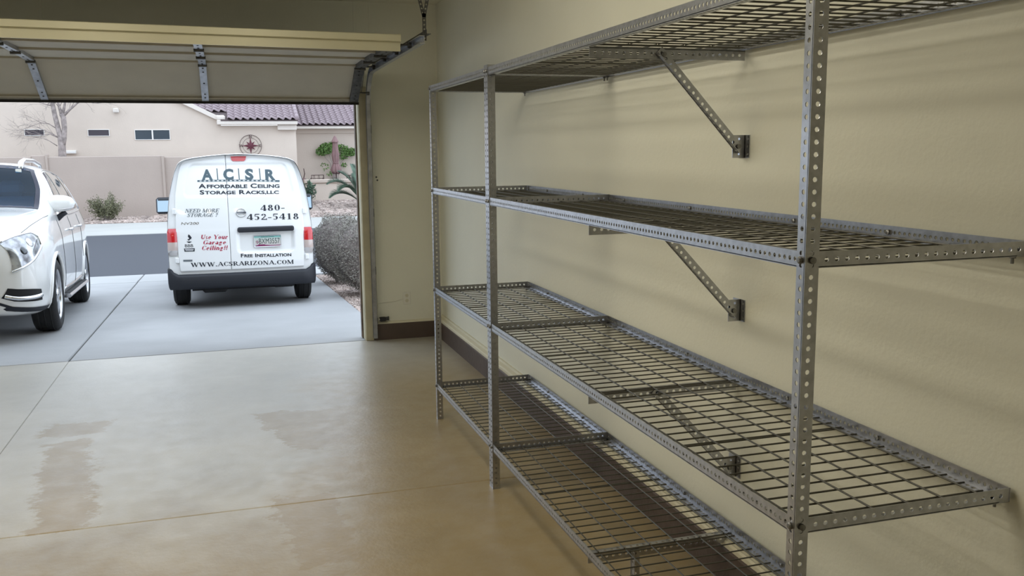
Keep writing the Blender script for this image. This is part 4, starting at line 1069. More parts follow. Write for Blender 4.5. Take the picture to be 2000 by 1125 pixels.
# number plate
plx0, plz0 = vloc(497, 482); plx1, plz1 = vloc(548, 459); plz0 -= 0.004
cxp, czp = (plx0 + plx1) / 2, (plz0 + plz1) / 2
def plate_material():
    m = bpy.data.materials.new('number_plate_print'); m.use_nodes = True; nt = m.node_tree; N = nt.nodes; L = nt.links
    tc = N.new('ShaderNodeTexCoord'); sp = N.new('ShaderNodeSeparateXYZ'); L.new(tc.outputs['Generated'], sp.inputs[0])
    r = N.new('ShaderNodeValToRGB'); L.new(sp.outputs[2], r.inputs[0])
    e = r.color_ramp.elements; e[0].position = 0.0; e[0].color = (0.55, 0.50, 0.52, 1); e[1].position = 1.0; e[1].color = (0.16, 0.42, 0.38, 1)
    for p, c in ((0.45, (0.60, 0.58, 0.55, 1)), (0.78, (0.55, 0.62, 0.60, 1)), (0.86, (0.20, 0.48, 0.44, 1))):
        k = e.new(p); k.color = c
    L.new(r.outputs[0], N['Principled BSDF'].inputs['Base Color']); N['Principled BSDF'].inputs['Roughness'].default_value = 0.4
    return m
yp = vsurf(cxp, czp) - 0.002
npl = MB().bbox(plx0, plx1, yp, yp + 0.006, plz0, plz1, 0.003).build('number_plate', plate_material(), dr)
mb = MB(); mb.tube([(plx0, yp - 0.001, plz0), (plx1, yp - 0.001, plz0), (plx1, yp - 0.001, plz1), (plx0, yp - 0.001, plz1), (plx0, yp - 0.001, plz0)], 0.006, 6); mb.build('plate_frame', M['alloy'], npl)
def flat(name, m, polys, y, par):
    vs, fs = polys; return MB().add([(x, y, z) for x, z in vs], fs).build(name, m, par)
v, f = text_polys('BXM3557', bold=0.0); mx = max(p[0] for p in v); H_ = plz1 - plz0; W_ = plx1 - plx0
M['ink_green'] = mat('plate_digits', (0.03, 0.07, 0.065), 0.5)
flat('plate_digits', M['ink_green'], ([(plx0 + W_ * (0.165 + 0.79 * p[0] / mx), plz0 + H_ * (0.28 + 0.48 * p[1])) for p in v], f), yp - 0.002, npl)
M['ink_purple'] = mat('plate_mountains', (0.20, 0.02, 0.10), 0.5)
mtn = [(0.05, 0.06), (0.97, 0.06), (0.97, 0.13), (0.6, 0.13), (0.42, 0.17), (0.38, 0.22), (0.22, 0.22), (0.18, 0.26), (0.14, 0.18), (0.05, 0.12)]
flat('plate_print', M['ink_purple'], ([(plx0 + W_ * a, plz0 + H_ * b_) for a, b_ in mtn], [tuple(range(len(mtn)))]), yp - 0.002, npl)
sag = [(0.10, 0.28), (0.125, 0.28), (0.125, 0.60), (0.10, 0.60), (0.06, 0.42), (0.08, 0.42), (0.08, 0.52), (0.06, 0.52), (0.145, 0.38), (0.165, 0.38), (0.165, 0.5), (0.145, 0.5)]
flat('plate_print', M['ink_purple'], ([(plx0 + W_ * a, plz0 + H_ * b_) for a, b_ in sag], [(0, 1, 2, 3), (4, 5, 6, 7), (8, 9, 10, 11)]), yp - 0.002, npl)
v, f = text_polys('ARIZONA'); mx = max(p[0] for p in v)
flat('plate_print', M['ink_green'], ([(plx0 + W_ * (0.25 + 0.5 * p[0] / mx), plz0 + H_ * (0.84 + 0.09 * p[1])) for p in v], f), yp - 0.002, npl)
# dark handle bar over the plate, hinges, lamps
h0 = vloc(464, 454); h1 = vloc(573.5, 440.5)
hb = MB().bbox(h0[0], h1[0], vsurf(0.3, 0.75) - 0.05, vsurf(0.3, 0.75) + 0.01, h0[1] - 0.002, h1[1] + 0.002, 0.016).build('handle_bar', M['bumper'], dr)
for (px, py, par) in ((340.5, 413, dl), (346, 508.5, dl), (594.0, 411.5, dr), (599.5, 500.5, dr)):
    x, z = vloc(px, py)
    MB().bbox(x - 0.022, x + 0.022, vsurf(x, z) - 0.034, vsurf(x, z) - 0.006, z - 0.036, z + 0.036, 0.008).box(x - 0.003, x + 0.003, vsurf(x, z) - 0.0355, vsurf(x, z) - 0.03, z - 0.018, z + 0.018).build('hinge', M['paint'], par)
x0, z0 = vloc(449.5, 315.0); x1, z1 = vloc(480.5, 305.5)
bl = [(x0 + 0.01, z1), (x1, z1), (x1 - 0.012, z0 + 0.012), (x1 - 0.03, z0), (x0 + 0.035, z0), (x0 + 0.015, z0 + 0.015)]
mb = MB(); n = len(bl)
mb.add([(x, vsurf(x, z) - 0.028, z) for x, z in bl] + [(x, vsurf(x, z) - 0.008, z) for x, z in bl], [tuple(range(n))] + [(i, (i + 1) % n, (i + 1) % n + n, i + n) for i in range(n)])
fix_normals(mb.build('brake_light', M['red_lens'], dr))
for sd in (-1, 1):
    zt, zbm = 0.0, 0.0
    zt = vloc(334 if sd < 0 else 603, 447 if sd < 0 else 443)[1]; zb_ = vloc(334 if sd < 0 else 605, 500 if sd < 0 else 492.5)[1]
    tl = MB(); rows = 20; vs = []; fs = []; mi = []
    for i in range(rows + 1):
        z = zb_ + (zt - zb_) * i / rows; w = vw(z) * 0.99
        rnd = 0.012 * max(0, 1 - min(i, rows - i) / 3.0)
        xi = w - 0.115 + rnd; xo = w + 0.010 - rnd
        bulge = 0.025 * (1 - abs(2 * i / rows - 1) ** 3)
        for (x, dy) in ((xi, -0.010), (xi + 0.012, -0.014 - bulge), ((xi + xo) / 2, -0.018 - bulge * 1.15), (xo - 0.008, -0.010 - bulge * 0.6), (xo, 0.03), (xo + 0.006, 0.10), (xo + 0.002, 0.15)):
            vs.append((sd * x, vsurf(w, z) + dy, z))
    k = 7
    for i in range(rows):
        for j in range(k - 1): fs.append((i * k + j, i * k + j + 1, (i + 1) * k + j + 1, (i + 1) * k + j)); mi.append(0 if i >= rows * 0.46 else (1 if i >= rows * 0.2 else 2))
    tl.add(vs, fs); tl.m = mi
    fix_normals(tl.build('tail_light', [M['red_lens'], M['amber'], M['clear_lens']], van, True))
    # bumper corner, wheels, wells, door mirror
    for ya in (VRX, VFX):
        wheel(van, sd * 0.765, ya, sd, 0.315, 0.19, 0.19, 6)
        mb = MB(); n = 20; vs = []; fs = []
        for q_ in range(n + 1):
            a = math.radians(-8 + 196 * q_ / n)
            for xx in (0.85, 0.5): vs.append((sd * xx, ya + 0.365 * math.cos(a), 0.31 + 0.365 * math.sin(a)))
        for q_ in range(n): fs.append((2 * q_, 2 * q_ + 1, 2 * q_ + 3, 2 * q_ + 2))
        mb.add(vs, fs); mb.build('wheel_well', M['under'], van)
        mb = MB(); mb.tube([(sd * (vw(max(0.3, 0.31 + 0.362 * math.sin(a))) + 0.0), ya + 0.362 * math.cos(a), 0.31 + 0.362 * math.sin(a)) for a in lin(0, math.pi, 20)], 0.014, 6); mb.build('wheel_arch', M['paint'], van, True)
    p = np.array([sd * 0.86, 3.05, 1.25])
    ar = MB().tube([p, p + np.array([sd * 0.09, 0.0, 0.02])], 0.03, 8).build('mirror_arm', M['bumper'], van, True)
    ms = MB().bbox(sd * 0.93 if sd > 0 else -1.16, 1.16 if sd > 0 else -0.93, 2.93, 3.11, 1.155, 1.405, 0.03); ms.v = [(x, y + max(0, z - 1.16) * 0.24 if y < 3 else y, z) for x, y, z in ms.v]; ms = ms.build('mirror_shell', M['bumper'], van)
    gl = MB().bbox(0.95 if sd > 0 else -1.14, 1.14 if sd > 0 else -0.95, 2.983, 2.991, 1.185, 1.375, 0.003); gl.v = [(x, y - (1.375 - z) * 0.26 - 0.001, z) for x, y, z in gl.v]; gl.build('mirror_glass', M['mirror'], ms)
    vanL.patch('side_window', M['tint'], van, ((2.05, 5.1), (3.02, 5.1), (2.75, 7.6), (2.05, 7.7)), 0.004, sd)
vanL.patch('windscreen', M['tint'], van, ((2.95, 8.6), (3.55, 8.2), (3.55, 11), (2.8, 11)), 0.004, 1, 10, 8, both=True)
# bumper: one wrap-round moulding with a stepped top
zbt = vloc(470, 533)[1]; zbb = vloc(470, 560)[1]
mb = MB(); vs = []; fs = []; nb = 40
prof = [(0.03, zbt + 0.012), (-0.045, zbt + 0.004), (-0.058, zbt - 0.02), (-0.060, (zbt + zbb) / 2), (-0.045, zbb + 0.03), (-0.015, zbb), (0.03, zbb)]
path = []
for i in range(nb + 1):
    t = -1 + 2 * i / nb
    if abs(t) < 0.78: x = 0.80 * t / 0.78; y = 0.02 * (x / 0.8) ** 2; nrm = (x * 0.06, -1)
    else:
        s = (abs(t) - 0.78) / 0.22; sg = 1 if t > 0 else -1
        ang = min(1, s / 0.5) * math.pi / 2; x = sg * (0.80 + 0.075 * math.sin(ang)); y = 0.02 + 0.075 * (1 - math.cos(ang)) + max(0, s - 0.5) * 2 * 0.22; nrm = (sg * math.sin(ang), -math.cos(ang))
    path.append((x, y, nrm))
for (x, y, nr) in path:
    ln = math.hypot(*nr); nr = (nr[0] / ln, nr[1] / ln)
    end = min(1, max(0, (abs(x) - 0.80) / 0.06)) * 0.085
    for k_, (d, z) in enumerate(prof):
        dd = -d if abs(x) < 0.8 else -d * 0.35
        vs.append((x + nr[0] * dd, y + nr[1] * dd, z + (end if k_ < 3 else 0)))
k = len(prof)
for i in range(nb):
    for j in range(k - 1): fs.append((i * k + j, i * k + j + 1, (i + 1) * k + j + 1, (i + 1) * k + j))
mb.add(vs, fs); fix_normals(mb.build('rear_bumper', M['bumper'], van, True))
ub = MB().box(-0.62, 0.62, 0.10, 4.2, 0.22, 0.34).bbox(-0.50, -0.20, 0.06, 0.5, 0.19, 0.30, 0.03).bbox(0.35, 0.62, 0.05, 0.45, 0.215, 0.30, 0.03).tube([(-0.75, VRX, 0.30), (0.75, VRX, 0.30)], 0.04, 8).tube([(0.2, 0.05, 0.25), (0.2, 0.5, 0.25)], 0.025, 8)
ub.build('underbody', M['under'], van)
# ------------------------------------------------------------------ outside: ground
random.seed(7); rng = np.random.default_rng(7)
def concrete(name, c, sc=0.8, a=0.10, rough=0.75):
    return mat(name, c, rough, noise=(sc, a), bump=(45, 0.12))
M['drive'] = concrete('driveway_concrete', (0.345, 0.35, 0.36), 0.7, 0.14, 0.7)
M['gutter'] = concrete('gutter_concrete', (0.37, 0.375, 0.38), 0.6, 0.06)
M['walk'] = concrete('pale_concrete', (0.40, 0.40, 0.385), 0.5, 0.06)
M['asphalt'] = mat('asphalt', (0.052, 0.057, 0.072), 0.85, noise=(60, 0.25), bump=(90, 0.35))
M['gravel_bed'] = mat('gravel_bed', (0.33, 0.27, 0.235), 0.9, noise=(25, 0.35), bump=(30, 0.6))
M['stone'] = mat('gravel_stone', (0.41, 0.335, 0.30), 0.85, noise=(3.7, 0.42))
M['stucco'] = mat('beige_stucco', (0.60, 0.515, 0.445), 0.9, noise=(1.2, 0.03), bump=(22, 0.35))
M['stucco2'] = mat('pinkish_wall_stucco', (0.40, 0.33, 0.288), 0.9, noise=(0.9, 0.04), bump=(22, 0.5))
M['stucco3'] = mat('tan_stucco', (0.525, 0.445, 0.385), 0.9, noise=(1.2, 0.03), bump=(22, 0.35))
M['fascia'] = mat('cream_fascia', (0.66, 0.60, 0.545), 0.7)
M['tile'] = mat('mauve_clay_tile', (0.315, 0.25, 0.268), 0.8, noise=(1.6, 0.12), bump=(40, 0.2))
M['under_roof'] = mat('roof_felt', (0.10, 0.075, 0.075), 0.9)
M['winframe'] = mat('white_window_frame', (0.72, 0.70, 0.67), 0.5)
M['pane'] = mat('dark_pane', (0.06, 0.05, 0.06), 0.15, spec=0.2)
M['pane2'] = mat('blue_grey_pane', (0.045, 0.06, 0.075), 0.12, spec=0.25)
M['iron'] = mat('rusty_iron', (0.085, 0.05, 0.05), 0.6, 0.5)
M['star'] = mat('dark_red_metal', (0.12, 0.03, 0.045), 0.5, 0.4)
M['bark'] = mat('grey_bark', (0.30, 0.255, 0.24), 0.9, noise=(9, 0.3), bump=(25, 0.6))
M['canvas'] = mat('dusty_pink_canvas', (0.25, 0.155, 0.155), 0.9, noise=(5, 0.12), bump=(40, 0.2))
def leaf_mat(name, c, a=0.35, sc=14): return mat(name, c, 0.65, noise=(sc, a))
M['leaf_hedge'] = leaf_mat('silvery_hedge_leaf', (0.24, 0.225, 0.195), 0.4, 20)
M['hedge_core'] = mat('hedge_twigs', (0.17, 0.145, 0.135), 0.9, noise=(30, 0.4))
M['leaf_shrub'] = leaf_mat('desert_shrub_leaf', (0.15, 0.15, 0.085), 0.4)
M['leaf_vine'] = leaf_mat('vine_leaf', (0.10, 0.19, 0.045), 0.4)
M['leaf_palm'] = leaf_mat('palm_leaflet', (0.105, 0.16, 0.115), 0.3, 6)
M['leaf_dark'] = leaf_mat('dark_plant_leaf', (0.075, 0.135, 0.085), 0.35)

drv = struct(MB().add([(-7, YD + 0.02, -0.03), (1.36, YD + 0.02, -0.03), (1.36, 16.5, gz(16.5) - 0.03), (-7, 16.5, gz(16.5) - 0.03),
                       (-7, YD + 0.02, -0.2), (1.36, YD + 0.02, -0.2), (1.36, 16.5, gz(16.5) - 0.3), (-7, 16.5, gz(16.5) - 0.3)],
                      [(0, 1, 2, 3), (7, 6, 5, 4), (0, 4, 5, 1), (1, 5, 6, 2), (2, 6, 7, 3), (3, 7, 4, 0)]).build('driveway', M['joint']))
def qslab(c, par, m, b=0.008):      # slab from four corners (x, y, z)
    c = [np.array(p, float) for p in c]; ctr = sum(c) / 4; vs = []
    for (ins, dz) in ((0, -0.028), (0, -b), (b, 0)):
        for p in c:
            d = ctr - p; d[2] = 0; d /= np.linalg.norm(d); q = p + d * ins * 1.4; q = q + np.array([0, 0, dz]); vs.append(q)
    fs = [(8, 9, 10, 11), (3, 2, 1, 0)]
    for k in range(2):
        for i in range(4): j = (i + 1) % 4; fs.append((k * 4 + i, k * 4 + j, (k + 1) * 4 + j, (k + 1) * 4 + i))
    return MB().add(vs, fs).build('slab', m, par)
def jx(y): return -1.365 - 0.021 * (y - YD)
g = 0.009
y0, y1 = YD + 0.012, 16.48
qslab([(jx(y0) + g, y0, gz(y0)), (1.40, y0, gz(y0)), (1.375, y1, gz(y1)), (jx(y1) + g, y1, gz(y1))], drv, M['drive'])
qslab([(-6.9, y0, gz(y0)), (jx(y0) - g, y0, gz(y0)), (jx(y1) - g, y1, gz(y1)), (-6.9, y1, gz(y1))], drv, M['drive'])
# rolled gutter on the near side of the street, in cast lengths
gut = struct(MB().box(-14, 14, 16.5, 17.9, -0.75, -0.50).build('street_gutter', M['joint']))
xj = [-14, -8.2, jx(17) , 4.2, 9.0, 14]
for a, b_ in zip(xj[:-1], xj[1:]):
    qslab([(a + 0.01, 16.5, gz(16.5)), (b_ - 0.01, 16.5, gz(16.5)), (b_ - 0.01, 17.9, -0.475), (a + 0.01, 17.9, -0.475)], gut, M['gutter'])
struct(MB().box(-40, 40, 17.9, 27.2, -0.8, -0.5).build('street', M['asphalt']))
cur = struct(MB().box(-22, 22, 27.5, 30.4, -0.8, -0.46).build('sidewalk', M['joint']))
xs = -22.0
while xs < 21.9:
    xe = min(22, xs + 3.4)
    MB().prism([(27.15, -0.56), (27.15, -0.485), (27.45, -0.41), (28.2, -0.405), (30.38, -0.40), (30.38, -0.56)], 'x', xs + 0.012, xe - 0.012).build('slab', M['walk'], cur); xs = xe
# gravel yards
def ystrip(name, x0, x1, prof):
    mb = MB(); vs = []
    for (y, z) in prof: vs += [(x0, y, z), (x1, y, z)]
    n = len(prof)
    for (y, z) in reversed(prof): vs += [(x0, y, z - 0.4), (x1, y, z - 0.4)]
    fs = []; k = len(vs) // 2
    for i in range(k): j = (i + 1) % k; fs.append((2 * i, 2 * i + 1, 2 * j + 1, 2 * j))
    fs.append(tuple(2 * i for i in range(k))); fs.append(tuple(reversed([2 * i + 1 for i in range(k)])))
    return struct(fix_normals(mb.add(vs, fs).build(name, M['gravel_bed'])))
far_prof = [(30.38, -0.405), (32.0, -0.36), (34.0, -0.27), (36.2, -0.17), (41.0, -0.05)]
ystrip('gravel_bed', -22, 22, far_prof)
near_prof = [(YOUT + 0.01, -0.06), (10, gz(10) - 0.02), (14, gz(14) - 0.02), (16.5, gz(16.5) - 0.03)]
ystrip('gravel_bed', 1.405, 12, near_prof)
def pz(prof, y): return float(np.interp(y, [p[0] for p in prof], [p[1] for p in prof]))
def stones(name, n, xr, yr, prof, rad, label):
    base = np.array([(1, 0, 0), (-1, 0, 0), (0, 1, 0), (0, -1, 0), (0, 0, 1), (0, 0, -1)], float)
    fs0 = [(0, 2, 4), (2, 1, 4), (1, 3, 4), (3, 0, 4), (2, 0, 5), (1, 2, 5), (3, 1, 5), (0, 3, 5)]
    mb = MB(); vs = []; fs = []
    for i in range(n):
        x, y = rng.uniform(*xr), rng.uniform(*yr); r = rad * rng.uniform(0.5, 1.3)
        A = rng.normal(size=(3, 3)); Q, _ = np.linalg.qr(A)
        P = (base * rng.uniform(0.55, 1.1, (6, 1))) @ Q * np.array([r, r, r * 0.75]) + np.array([x, y, pz(prof, y) + r * 0.25])
        b = len(vs); vs += [tuple(p) for p in P]; fs += [(a + b, c + b, d + b) for a, c, d in fs0]
    mb.v = vs; mb.f = fs; mb.m = [0] * len(fs)
    return tag(mb.build(name, M['stone']), label, 'gravel', kind='stuff')
stones('gravel', 7000, (-13, 3.0), (30.46, 32.25), far_prof, 0.055, 'pale loose gravel in the bed in front of the garden wall')
stones('gravel', 7000, (3.1, 8.0), (30.46, 36.0), far_prof, 0.06, 'pale loose gravel on the yard slope below the patio wall')
stones('gravel', 9000, (1.41, 3.2), (YOUT + 0.1, 16.3), near_prof, 0.026, 'reddish loose gravel beside the driveway under the hedge')

# ------------------------------------------------------------------ garden wall across the street
YW = 32.4
gw = tag(empty('garden_wall', (-5, YW, -0.36)), 'long pinkish stuccoed block wall across the street', 'garden wall')
def ob(mb, name, m, par, smooth=False):
    o = np.array(par.location); mb.v = [(x - o[0], y - o[1], z - o[2]) for x, y, z in mb.v]; return mb.build(name, m, par, smooth)
def wx(px): return atY(px, 380, YW)[0]
for (pa, pb, top, back) in ((-560, 66, 307, 0.10), (66, 97, 303.5, 0.0), (97, 322, 305, 0.0), (322, 560, 305, 0.06)):
    z = atY((max(pa, 0) + pb) / 2, top, YW)[2]
    ob(MB().bbox(wx(pa) + 0.002, wx(pb) - 0.002, YW + back, YW + 0.22 + back, -0.6, z, 0.02), 'wall_panel', M['stucco2'], gw)
for (px, wd, top) in ((97, 0.035, 301), (322.5, 0.04, 304), (65, 0.03, 306)):
    x = wx(px); ob(MB().bbox(x - wd, x + wd, YW - 0.06, YW + 0.3, -0.6, atY(px, top, YW)[2], 0.015), 'pilaster', M['stucco2'], gw)

# ------------------------------------------------------------------ house
YH = 35.5; YR = 39.2
hs = tag(empty('house', (-3, YH, -0.3)), 'beige stucco house with mauve clay tile roof across the street', 'house')
def hx(px, py=250): return atY(px, py, YH)[0]
rk0, rk1 = atY(431, 236, YH), atY(348, 197, YH)
sl = (rk1[2] - rk0[2]) / (rk1[0] - rk0[0])
xr = atY(578.5, 270, YH)[0]; xl = -14.0; xk = -5.0
zr = atY(500, 245, YH)[2]
zk = rk0[2] + sl * (xk - rk0[0])
poly = [(xl, -0.5), (xr, -0.5), (xr, zr), (rk0[0], zr), (rk0[0], rk0[2]), (xk, zk), (xl, zk)]
# wall built round its window openings: strips of one mesh
wins = [(47, 87.5, 252.5, 265.5), (171, 214.5, 252.8, 266.0), (262.5, 333, 253.3, 273.0)]
wl_ = ob(MB().prism(poly, 'y', YH, YH + 0.3), 'wall', M['stucco'], hs)
for wi, (a, b_, t, bt) in enumerate(wins):
    x0, _, z1 = atY(a, t, YH); x1, _, z0 = atY(b_, bt, YH)
    fr = MB(); w = 0.02
    fr.box(x0, x1, YH - 0.03, YH + 0.02, z0, z0 + w).box(x0, x1, YH - 0.03, YH + 0.02, z1 - w, z1).box(x0, x0 + w, YH - 0.03, YH + 0.02, z0 + w, z1 - w).box(x1 - w, x1, YH - 0.03, YH + 0.02, z0 + w, z1 - w)
    cuts = [x0 + w, x1 - w] if wi < 2 else [x0 + w, (x0 + x1) / 2 - 0.025, (x0 + x1) / 2 + 0.025, x1 - w]
    if wi == 2: fr.box(cuts[1], cuts[2], YH - 0.03, YH + 0.02, z0 + w, z1 - w)
    f = ob(fr, 'window', M['winframe'], hs)
    for k in range(0, len(cuts), 2):
        mb = MB().box(cuts[k], cuts[k + 1], YH - 0.012, YH - 0.002, z0 + w, z1 - w); o = np.array(hs.location); mb.v = [(x - o[0], y - o[1], z - o[2]) for x, y, z in mb.v]
        mb.build('pane', M['pane'] if wi < 2 else M['pane2'], f)
# recessed wing
x2 = atY(574, 300, YR)[0]; zr2 = atY(640, 244, YR)[2]
ob(MB().box(x2, 14, YR, YR + 0.3, -0.5, zr2), 'wall', M['stucco3'], hs)
ob(MB().box(xr - 0.3, xr, YH + 0.3, YR, -0.5, zr), 'wall', M['stucco'], hs)
# eaves: fascia boards and soffit mouldings
e0 = atY(423.5, 240, YH - 0.35); e1 = atY(581.5, 240, YH - 0.35); zt = atY(500, 234, YH - 0.35)[2]; zb_ = atY(500, 243.5, YH - 0.35)[2]
ob(MB().bbox(e0[0], e1[0], YH - 0.35, YH + 0.05, zb_, zt, 0.02), 'fascia', M['fascia'], hs)
s0 = atY(542, 248, YH - 0.2)[0]
ob(MB().bbox(s0, xr + 0.02, YH - 0.2, YH + 0.05, atY(560, 254, YH - 0.2)[2], zb_, 0.02), 'eave_return', M['fascia'], hs)
z3, z4, z5 = atY(640, 244, YR - 0.4)[2], atY(640, 251.5, YR - 0.4)[2], atY(640, 260.5, YR)[2]
ob(MB().bbox(x2, 14, YR - 0.4, YR + 0.02, z4, z3, 0.02), 'fascia', M['fascia'], hs)
ob(MB().bbox(x2, 14, YR - 0.06, YR + 0.01, z5, z4, 0.01), 'frieze', M['stucco3'], hs)
# rake board on the gable
d = np.array([xk - rk0[0], zk - rk0[2]]); d /= np.linalg.norm(d); nn = np.array([d[1], -d[0]]); nn = nn if nn[1] > 0 else -nn
a0 = np.array([rk0[0] + 0.05, rk0[2] - 0.04]); a1 = np.array([xk, zk])
pts = [a0 - nn * 0.02, a1 - nn * 0.02, a1 + nn * 0.15, a0 + nn * 0.13]
ob(MB().prism([tuple(p) for p in pts], 'y', YH - 0.14, YH + 0.3), 'rake_board', M['fascia'], hs)
ob(MB().bbox(rk0[0] - 0.14, rk0[0] + 0.16, YH - 0.34, YH + 0.3, zt - 0.02, zt + 0.17, 0.05), 'rake_end', M['fascia'], hs)
# roofs: one clay tile mesh shared by every tile
TW, TL = 0.25, 0.38
def tile_mesh():
    n = 9; vs = []; th = 0.028
    def prof(t): return 0.038 * math.sin(2 * math.pi * t) + 0.02 * math.sin(4 * math.pi * t) * 0.4
    for (yy, lift) in ((0, 0.035), (TL, 0.0)):
        for dz in (0, -th):
            for i in range(n + 1):
                t = i / n; vs.append(((t - 0.5) * (TW + 0.02), yy, prof(t) + lift + dz))
    k = n + 1; fs = []
    for i in range(n):
        fs += [(i, i + 1, 2 * k + i + 1, 2 * k + i), (k + i + 1, k + i, 3 * k + i, 3 * k + i + 1), (i + 1, i, k + i, k + i + 1)]
    fs += [(0, 2 * k, 3 * k, k), (n, k + n, 3 * k + n, 2 * k + n)]
    me = bpy.data.meshes.new('roof_tile'); me.from_pydata(vs, [], fs); me.materials.append(M['tile'])
    me.polygons.foreach_set('use_smooth', [i % 3 == 0 for i in range(len(fs))]); me.update(); return me
TM = tile_mesh()
RS = 0.36; ra = math.atan(RS)
def roof(xa, xb, ye, ze, rows, cols_from):
    x0_, x1_ = xa - 0.1, xb
    ln = rows * 0.31 * math.cos(ra) + 0.5
    def deck(ya, a_, b_): return MB().prism([(ya, ze - 0.05 + (ya - ye) * RS), (ya, ze - 0.01 + (ya - ye) * RS), (ye + ln + 3, ze - 0.01 + (ln + 3) * RS), (ye + ln + 3, ze - 0.1 + (ln + 3) * RS)], 'x', a_, b_)
    mb = deck(ye + 0.02, max(x0_, rk0[0]), x1_)
    if x0_ < rk0[0]: m2 = deck(YH + 0.31, x0_, rk0[0]); mb.add(m2.v, m2.f)
    rf = ob(mb, 'roof', M['under_roof'], hs)
    n = int((xb - xa) / TW)
    for r_ in range(rows):
        for c in range(n):
            x = xb - TW * (c + 0.5); y = ye - 0.04 + r_ * 0.31 * math.cos(ra); z = ze + 0.035 + r_ * 0.31 * math.sin(ra)
            # skip tiles wholly hidden behind the gable wall
            if cols_from is not None and x - TW / 2 < rk0[0] and y < YH + 0.3: continue
            if cols_from is not None and z + 0.05 < rk0[2] + sl * (x + TW - rk0[0]) - 0.35 and x + TW < rk0[0] - 0.1: continue
            o = mesh_obj('roof_tile', TM, rf); o.location = (x - hs.location[0], y - hs.location[1], z - hs.location[2]); o.rotation_euler = (ra, 0, rng.normal() * 0.012)
    return rf
roof(-2.2, e1[0] + 0.02, YH - 0.38, zt - 0.005, 10, True)
rf2 = roof(x2 + 0.02, x2 + 3.35, YR - 0.44, z3 - 0.005, 10, None)
# the same roof going on to the right, out of the picture: tiles joined as one field
mb = MB(); tv_ = [np.array(v.co) for v in TM.vertices]; tf_ = [tuple(p.vertices) for p in TM.polygons]; cr_, sr_ = math.cos(ra), math.sin(ra)
for r_ in range(10):
    for c in range(18):
        x = x2 + 3.35 + TW * (c + 0.5); y = YR - 0.48 + r_ * 0.31 * cr_; z = z3 + 0.03 + r_ * 0.31 * sr_
        mb.add([(x + p[0], y + p[1] * cr_ - p[2] * sr_, z + p[1] * sr_ + p[2] * cr_) for p in tv_], tf_)
mb.prism([(YR - 0.42, z3 - 0.055), (YR - 0.42, z3 - 0.015), (YR + 6, z3 + 6.42 * RS - 0.015), (YR + 6, z3 + 6.42 * RS - 0.1)], 'x', x2 + 3.35, x2 + 7.9)
tag(ob(mb, 'roof_tile_field', M['tile'], hs), kind='stuff')
# ridge tiles along the verge of the near roof
for k in range(6):
    MBk = MB(); MBk.tube([(0, 0, 0), (0, 0.44, 0)], [0.085, 0.075], 10)
    o = ob(MBk, 'verge_tile', M['tile'], hs, True)
    o.data.transform(Matrix.Translation(Vector(hs.location))); o.rotation_euler = (ra, 0, 0)
    o.location = (e1[0] - 0.02 - hs.location[0], YH - 0.40 + k * 0.40 * math.cos(ra) - hs.location[1], zt + 0.05 + k * 0.40 * math.sin(ra) - hs.location[2])
# small wall fittings
q = atY(227, 216, YH); fl = tag(empty('wall_floodlight', (q[0], YH, q[2])), 'small white floodlight box high on the beige house wall', 'floodlight')
MB().bbox(-0.09, 0.09, -0.16, -0.03, -0.075, 0.075, 0.02).build('housing', M['winframe'], fl); MB().bbox(-0.06, 0.06, -0.03, 0.0, -0.06, 0.06, 0.005).build('mount', M['winframe'], fl)
MB().bbox(-0.07, 0.07, -0.166, -0.158, -0.055, 0.05, 0.004).build('lens', M['fascia'], fl)
q = atY(136, 297, YH); hv = tag(empty('vent_hood', (q[0], YH, q[2])), 'low white vent hood on the house wall behind the bare tree', 'vent')
fix_normals(MB().prism([(0.0, 0.06), (-0.16, 0.02), (-0.16, -0.05), (0.0, -0.05)], 'x', -0.22, 0.22).build('hood', M['winframe'], hv))
# compass rose wall ornament
q = atY(489.5, 284.5, YH); cr = tag(empty('compass_ornament', (q[0], YH - 0.05, q[2])), 'round metal compass rose hanging on the house wall above the van', 'wall ornament')
R1 = 0.39
for r_, t in ((R1, 0.010), (R1 * 0.72, 0.007)):
    MB().tube([(r_ * math.cos(a), 0, r_ * math.sin(a)) for a in lin(0, 2 * math.pi, 40)], t, 6, cap=False).build('ring', M['iron'], cr, True)
for k in range(8):
    a = k * math.pi / 4; ln = R1 * (0.80 if k % 2 == 0 else 0.56); w = 0.045
    c, s = math.cos(a), math.sin(a)
    P = lambda r_, t, y: (r_ * c - t * s, y, r_ * s + t * c)
    fix_normals(MB().add([P(0, 0, -0.035), P(ln * 0.25, w, -0.012), P(ln, 0, -0.012), P(ln * 0.25, -w, -0.012), P(ln * 0.2, 0, 0.0)], [(0, 3, 2), (0, 2, 1), (1, 2, 4), (2, 3, 4), (0, 1, 4), (0, 4, 3)]).build('star_point', M['star'], cr))
for ch, a in (('N', 90), ('E', 0), ('S', 270), ('W', 180)):
    v, f = text_polys(ch, bold=0.02); mx = max(p[0] for p in v); r_ = R1 * 0.86; c, s = r_ * math.cos(math.radians(a)), r_ * math.sin(math.radians(a))
    MB().add([(c + (p[0] - mx / 2) * 0.10, -0.008, s + (p[1] - 0.5) * 0.10) for p in v], f).build('letter', M['iron'], cr)

